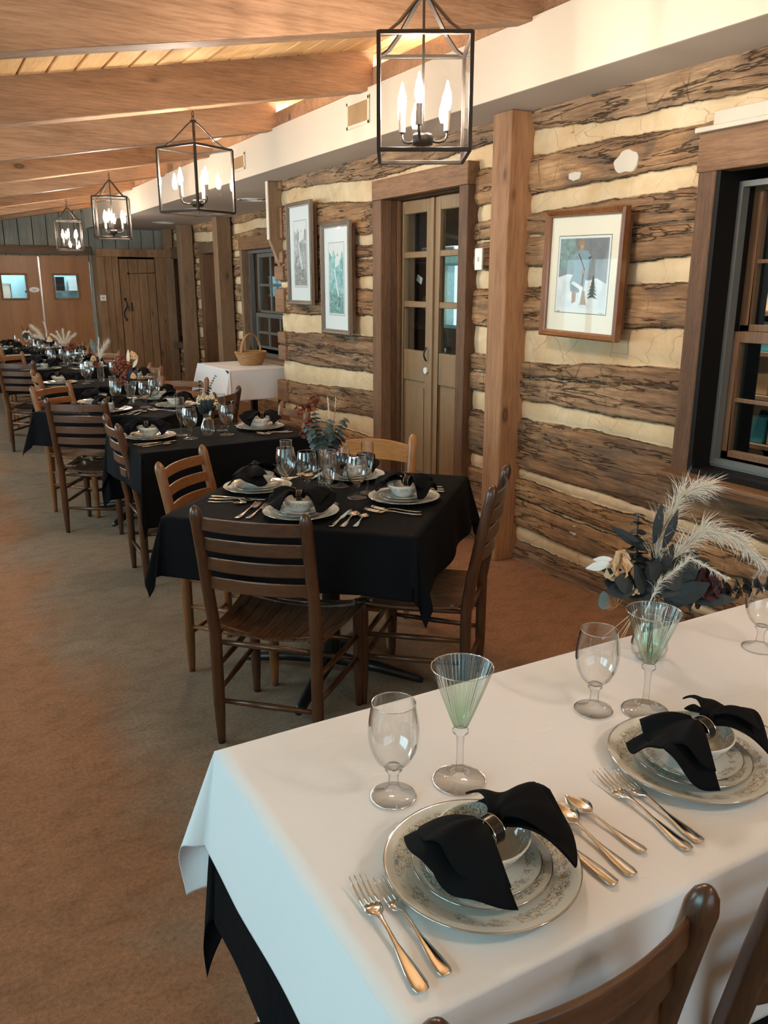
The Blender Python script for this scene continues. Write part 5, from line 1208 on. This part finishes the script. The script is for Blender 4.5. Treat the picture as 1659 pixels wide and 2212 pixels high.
def pampas(t, p0, d, L, spread, rg, dens=1.0, droop=.5, mat='pampas'):
    m = MB(); cv = curve(p0, d, L, .35, 12, rg); m.tube(cv, .0016, 5)
    for i in range(3, len(cv)):
        for k in range(int(16*dens)):
            q = (i-3)/(len(cv)-4); base = cv[i].lerp(cv[max(0, i-1)], rg.random()); dd = (cv[i]-cv[i-1]).normalized()+Vector((rg.gauss(0, .45), rg.gauss(0, .45), rg.gauss(0, .45)))
            ln = spread*(.45+.8*rg.random())*(1.15-q*.55); e = base+dd.normalized()*ln*.6; e2 = e+(dd.normalized()+Vector((0, 0, -droop))).normalized()*ln*.5
            s_ = Vector((rg.gauss(0, 1), rg.gauss(0, 1), rg.gauss(0, 1))).normalized()*.0011
            m.add([base-s_, base+s_, e-s_*.8, e+s_*.8, e2], [(0, 1, 3, 2), (2, 3, 4)])
    m.build('pampas_plume', M[mat], t)
def eucalyptus(t, p0, d, L, r, rg, mat='euc', n=9, name='eucalyptus_stem'):
    m = MB(); cv = curve(p0, d, L, .25, n, rg); m.tube(cv, .0015, 5)
    for i in range(2, len(cv)):
        dd = (cv[i]-cv[i-1]).normalized(); rr = r*(1.15-.7*i/len(cv))
        for s in (0, PI/2, PI, 3*PI/2):
            o = dd.orthogonal().normalized(); o.rotate(Matrix.Rotation(s+i*.8, 3, dd)); disc(m, cv[i]+o*rr*.95, dd*1.0+o*.35+Vector((rg.gauss(0, .2),)*3), rr)
    m.build(name, M[mat], t)
def rose(t, c, r, rg, mat='rose', name='rose'):
    m = MB()
    for ring, (k, rr, tilt) in enumerate(((5, .35, .2), (6, .62, .6), (8, .95, 1.0))):
        for j in range(k):
            a = 2*PI*j/k+ring*.5+rg.random()*.3; o = Vector((math.cos(a), math.sin(a), 0)); p = Vector(c)+o*r*rr*.5+Vector((0, 0, r*(.35-.3*ring)))
            disc(m, p, o*(1.0)+Vector((0, 0, tilt*.6)), r*(.38+.12*ring), 8, .45)
    m.ball(c, r*.38, 8, 5); m.build(name, M[mat], t, smooth=True)
def cluster(t, c, r, rg, mat, name, n=60, s=.006):
    m = MB()
    for k in range(n):
        v = Vector((rg.gauss(0, 1), rg.gauss(0, 1), rg.gauss(0, 1))).normalized()*r*rg.random()**.4; disc(m, Vector(c)+v, v+Vector((0, 0, .01)), s*rg.uniform(.7, 1.4), 6, .5)
    m.build(name, M[mat], t)
def tuft(t, c, d, L, n, rg, mat, name, sp=.5):
    m = MB()
    for k in range(n):
        dd = Vector(d).normalized()+Vector((rg.gauss(0, sp), rg.gauss(0, sp), rg.gauss(0, sp))); e = Vector(c)+dd.normalized()*L*rg.uniform(.6, 1.1); m.tube([c, e], [.0012, .0004], 4)
    m.build(name, M[mat], t)
def stems(t, tops, rg, z0=.01):
    m = MB()
    for p in tops: m.tube([(rg.uniform(-.012, .012), rg.uniform(-.012, .012), z0), (p[0]*.15, p[1]*.15, .095), p], .0014, 5)
    m.build('stems', M['stemm'], t)
def bouquet(x, y, z, label, rg, rz=0):
    return thing('dried_flower_bouquet', label, 'bouquet', (x, y, z+.002), rz, 'dried flower bouquets')
RV = Vector((.872, -.489, 0))   # a direction square to the aisle, used to fan the stems sideways
def V3(u, z, w=0): return Vector((RV.x*u+.489*w, RV.y*u+.872*w, z))
# near bouquet
rg = random.Random(11); vase(1.306, 1.149, 'glass vase behind the green ribbed glass on the white table', ZW, .13)
b = bouquet(1.306, 1.149, ZW, 'big dried bouquet of pampas and dark leaves on the white table', rg)
stems(b, [V3(-.05, .18), V3(0, .2), V3(.05, .18), V3(.02, .16, .02)], rg)
def pampas_to(t, pts, spread, rg, dens=1, droop=.5):
    m = MB(); cv = [Vector(p) for p in pts]; f = []
    for i in range(len(cv)-1):
        for q in np.linspace(0, 1, 5)[:-1]: f.append(cv[i].lerp(cv[i+1], q))
    f.append(cv[-1]); m.tube(f, .0014, 5); n0 = len(f)//4
    for i in range(n0, len(f)):
        q = (i-n0)/(len(f)-n0)
        for k in range(int(46*dens)):
            base = f[i].lerp(f[i-1], rg.random()); dd = ((f[i]-f[i-1]).normalized()*1.1+Vector((rg.gauss(0, .5), rg.gauss(0, .5), rg.gauss(0, .5)))).normalized()
            ln = spread*(.4+.8*rg.random())*(1.1-q*.4); e = base+dd*ln*.6; e2 = e+(dd+Vector((0, 0, -droop))).normalized()*ln*.5
            s_ = Vector((rg.gauss(0, 1), rg.gauss(0, 1), rg.gauss(0, 1))).normalized()*.0008
            m.add([base-s_, base+s_, e-s_*.8, e+s_*.8, e2], [(0, 1, 3, 2), (2, 3, 4)])
    return m.build('pampas_plume', M['pampas'], t)
pampas_to(b, [V3(0, .13), V3(.03, .22), V3(.09, .29), V3(.16, .275), V3(.23, .21)], .055, rg, 1.5, .5)
pampas_to(b, [V3(0, .13, .02), V3(.01, .27, .03), V3(.05, .36, .03), V3(.10, .375, .03)], .06, rg, 1.6, .3)
pampas_to(b, [V3(-.03, .12, -.04), V3(-.01, .19, -.05), V3(.05, .245, -.05), V3(.13, .20, -.05)], .022, rg, .8, .4)
eucalyptus(b, V3(-.03, .12), V3(-.18, 1), .20, .017, rg, 'euc', 11); eucalyptus(b, V3(.03, .13), V3(1, .22), .26, .017, rg, 'euc', 12); eucalyptus(b, V3(-.01, .12), V3(-.05, 1, .3), .15, .016, rg, 'euc', 8)
m = MB()
for k in range(60):
    a = rg.uniform(-1.4, 1.5); p = V3(.035*math.sin(a)+rg.uniform(-.05, .06), .14+.05*rg.random(), rg.uniform(-.04, .03)); leafblade(m, p, V3(math.sin(a), .55*math.cos(a)+rg.uniform(-.3, .3), rg.uniform(-.4, .2)), V3(0, .6, -1), rg.uniform(.05, .085), rg.uniform(.014, .024), .2)
for u, z, d in ((-.01, .26, V3(.15, 1)), (.01, .25, V3(.35, 1)), (-.03, .25, V3(-.8, .5))): leafblade(m, V3(u, z), d, V3(0, 0, -1), .085, .011, .15)
m.build('dark_leaves', M['euc'], b, solid=.0008)
rose(b, V3(.10, .185, -.02), .042, rg, 'wine', 'dark_red_flower'); rose(b, V3(-.075, .215, 0), .042, rg, 'rose', 'peach_flower'); rose(b, V3(-.06, .185, -.01), .034, rg, 'rose', 'peach_flower')
m = MB(); leafblade(m, V3(-.10, .215), V3(-1, -.25), V3(0, 0, -1), .05, .011, .1); leafblade(m, V3(-.095, .225), V3(-1, -.05), V3(0, 0, -1), .04, .008, .1); m.build('white_petals', M['white'], b, solid=.0008)
tuft(b, V3(-.085, .125, -.02), V3(-.4, .9, -.3), .035, 40, rg, 'straw', 'straw_tuft'); m = MB(); disc(m, V3(-.105, .13), V3(-1, .1, -.5), .02, 12, .2); m.build('round_leaf', M['eucgrey'], b)
tuft(b, V3(-.04, .12, -.02), V3(-.8, -.9, -.2), .09, 4, rg, 'twine', 'twine_ends', .15)
# bouquets on the black tables
def bq(k, dx, dy, seed, fn, label, vlab, narrow=False):
    x, y = T[k]; rg = random.Random(seed); vase(x+dx, y+dy, vlab, narrow=narrow); b = bouquet(x+dx, y+dy, ZT, label, rg); stems(b, [V3(-.03, .19), V3(0, .2), V3(.03, .19)], rg); fn(b, rg)
def f1(b, rg):
    eucalyptus(b, V3(-.01, .17), V3(-.25, 1), .15, .019, rg, 'eucgrey', 9); eucalyptus(b, V3(.02, .16), V3(.4, 1), .14, .019, rg, 'eucgrey', 8); eucalyptus(b, V3(-.01, .15), V3(-.45, 1, -.3), .13, .018, rg, 'eucgrey', 8); eucalyptus(b, V3(0, .15), V3(.15, 1, -.3), .14, .018, rg, 'eucgrey', 8); eucalyptus(b, V3(.01, .14), V3(.6, .9, -.2), .10, .017, rg, 'euc', 6)
    for u, z in ((-.06, .27), (-.09, .32), (-.03, .36), (-.075, .23), (-.045, .33)): cluster(b, V3(u, z), .022, rg, 'rust', 'rust_sprig', 26, .008)
    for u, d in ((.02, V3(.1, 1)), (.035, V3(.12, 1, .1))): pampas(b, V3(u, .2), d, .17, .012, rg, .8, 0, 'cream')
    pampas(b, V3(.03, .2), V3(.2, 1), .18, .01, rg, .5, 0, 'straw')
bq(1, .012, .068, 21, f1, 'bouquet of grey eucalyptus and rust sprigs on the nearest black table', 'tall glass vase amid the glasses, nearest black table', True)
def f2(b, rg):
    for k in range(4): rose(b, V3(-.035+.022*k, .20+.012*(k % 2), rg.uniform(-.02, .02)), .022, rg, 'cream', 'cream_flower')
    cluster(b, V3(.04, .17), .035, rg, 'cream', 'pale_blossoms', 60, .006); cluster(b, V3(-.03, .18), .03, rg, 'cream', 'pale_blossoms', 40, .006)
    m = MB()
    for k in range(16): leafblade(m, V3(rg.uniform(-.03, .03), rg.uniform(.11, .15), rg.uniform(-.03, .01)), V3(rg.uniform(-.6, .6), 1, -.3), V3(0, 0, -1), .06, .016, .1)
    m.build('dark_leaves', M['euc'], b, solid=.0008); eucalyptus(b, V3(0, .2), V3(.35, 1), .13, .008, rg, 'euc', 9, 'fern_sprig'); eucalyptus(b, V3(-.03, .2), V3(-.2, 1), .09, .012, rg, 'euc', 4)
bq(2, -.015, -.005, 22, f2, 'cream and pink bouquet with a fern sprig on the second black table', 'round glass vase tied with twine, second black table')
def f3(b, rg):
    for u, z in ((-.03, .21), (-.075, .25), (-.01, .26), (-.05, .29), (-.04, .17)): cluster(b, V3(u, z), .045, rg, 'rust', 'rust_blossoms', 70, .008)
    rose(b, V3(.045, .33), .032, rg); rose(b, V3(.025, .345, .02), .02, rg); rose(b, V3(.035, .20, -.02), .026, rg)
    m = MB(); leafblade(m, V3(0, .27), V3(.08, 1), V3(0, 0, -1), .10, .012, .0); leafblade(m, V3(.03, .25), V3(.5, .8), V3(0, 0, -1), .07, .012, .0); m.build('white_feather', M['cream'], b, solid=.0008)
    m = MB(); [leafblade(m, V3(rg.uniform(-.02, .04), .16, -.01), V3(rg.uniform(-.4, .5), 1, -.2), V3(0, 0, -1), .08, .018, .1) for k in range(12)]; m.build('dark_leaves', M['euc'], b, solid=.0008)
bq(3, -.03, .02, 23, f3, 'rust red bouquet with peach roses on the third black table', 'glass vase on the third black table', True)
def f4(b, rg):
    pampas_to(b, [V3(0, .16), V3(.03, .26), V3(.08, .33)], .06, rg, 1.6, 0); pampas_to(b, [V3(0, .16), V3(0, .28), V3(.01, .36)], .025, rg, 1.2, 0); rose(b, V3(-.05, .2), .03, rg); rose(b, V3(-.02, .15, -.02), .028, rg, 'rust', 'rust_rose')
    m = MB(); leafblade(m, V3(-.03, .24), V3(-.25, 1), V3(0, 0, -1), .12, .022, .05); m.build('grey_leaf', M['eucgrey'], b, solid=.0008)
bq(4, .01, .02, 24, f4, 'pampas bouquet with one large grey leaf on the fourth black table', 'glass vase on the fourth black table', True)
def f5(b, rg):
    for u in (-.09, -.045, 0, .045, .09): pampas_to(b, [V3(u*.2, .2), V3(u*.7, .28), V3(u*1.3, .36-abs(u)*.5)], .035, rg, 1.5, 0)
    cluster(b, V3(.07, .2), .05, rg, 'rust', 'rust_blossoms', 90, .009); cluster(b, V3(.03, .17), .04, rg, 'rust', 'rust_blossoms', 50, .009)
bq(5, .0, .0, 25, f5, 'wide white fan of pampas over rust blossoms, fifth black table', 'glass vase on the fifth black table', True)
def f6(b, rg):
    pampas_to(b, [V3(-.03, .17), V3(-.09, .27), V3(-.15, .33)], .07, rg, 1.8, .2); pampas_to(b, [V3(0, .17), V3(.01, .29), V3(-.02, .38)], .022, rg, 1.3, 0); pampas_to(b, [V3(0, .17), V3(-.08, .22), V3(-.14, .23)], .05, rg, 1.2, .4); rose(b, V3(.03, .19), .04, rg, 'cream', 'cream_flower')
bq(6, .0, .0, 26, f6, 'airy white plumes leaning left on the sixth black table', 'glass vase on the sixth black table')
bq(7, .0, .0, 27, f2, 'small cream bouquet on the farthest black table', 'glass vase on the farthest black table')
for o in list(bpy.data.objects):
    if o.parent is None and o.type == 'EMPTY' and o.get('label') == 'glass': bpy.data.objects.remove(o)
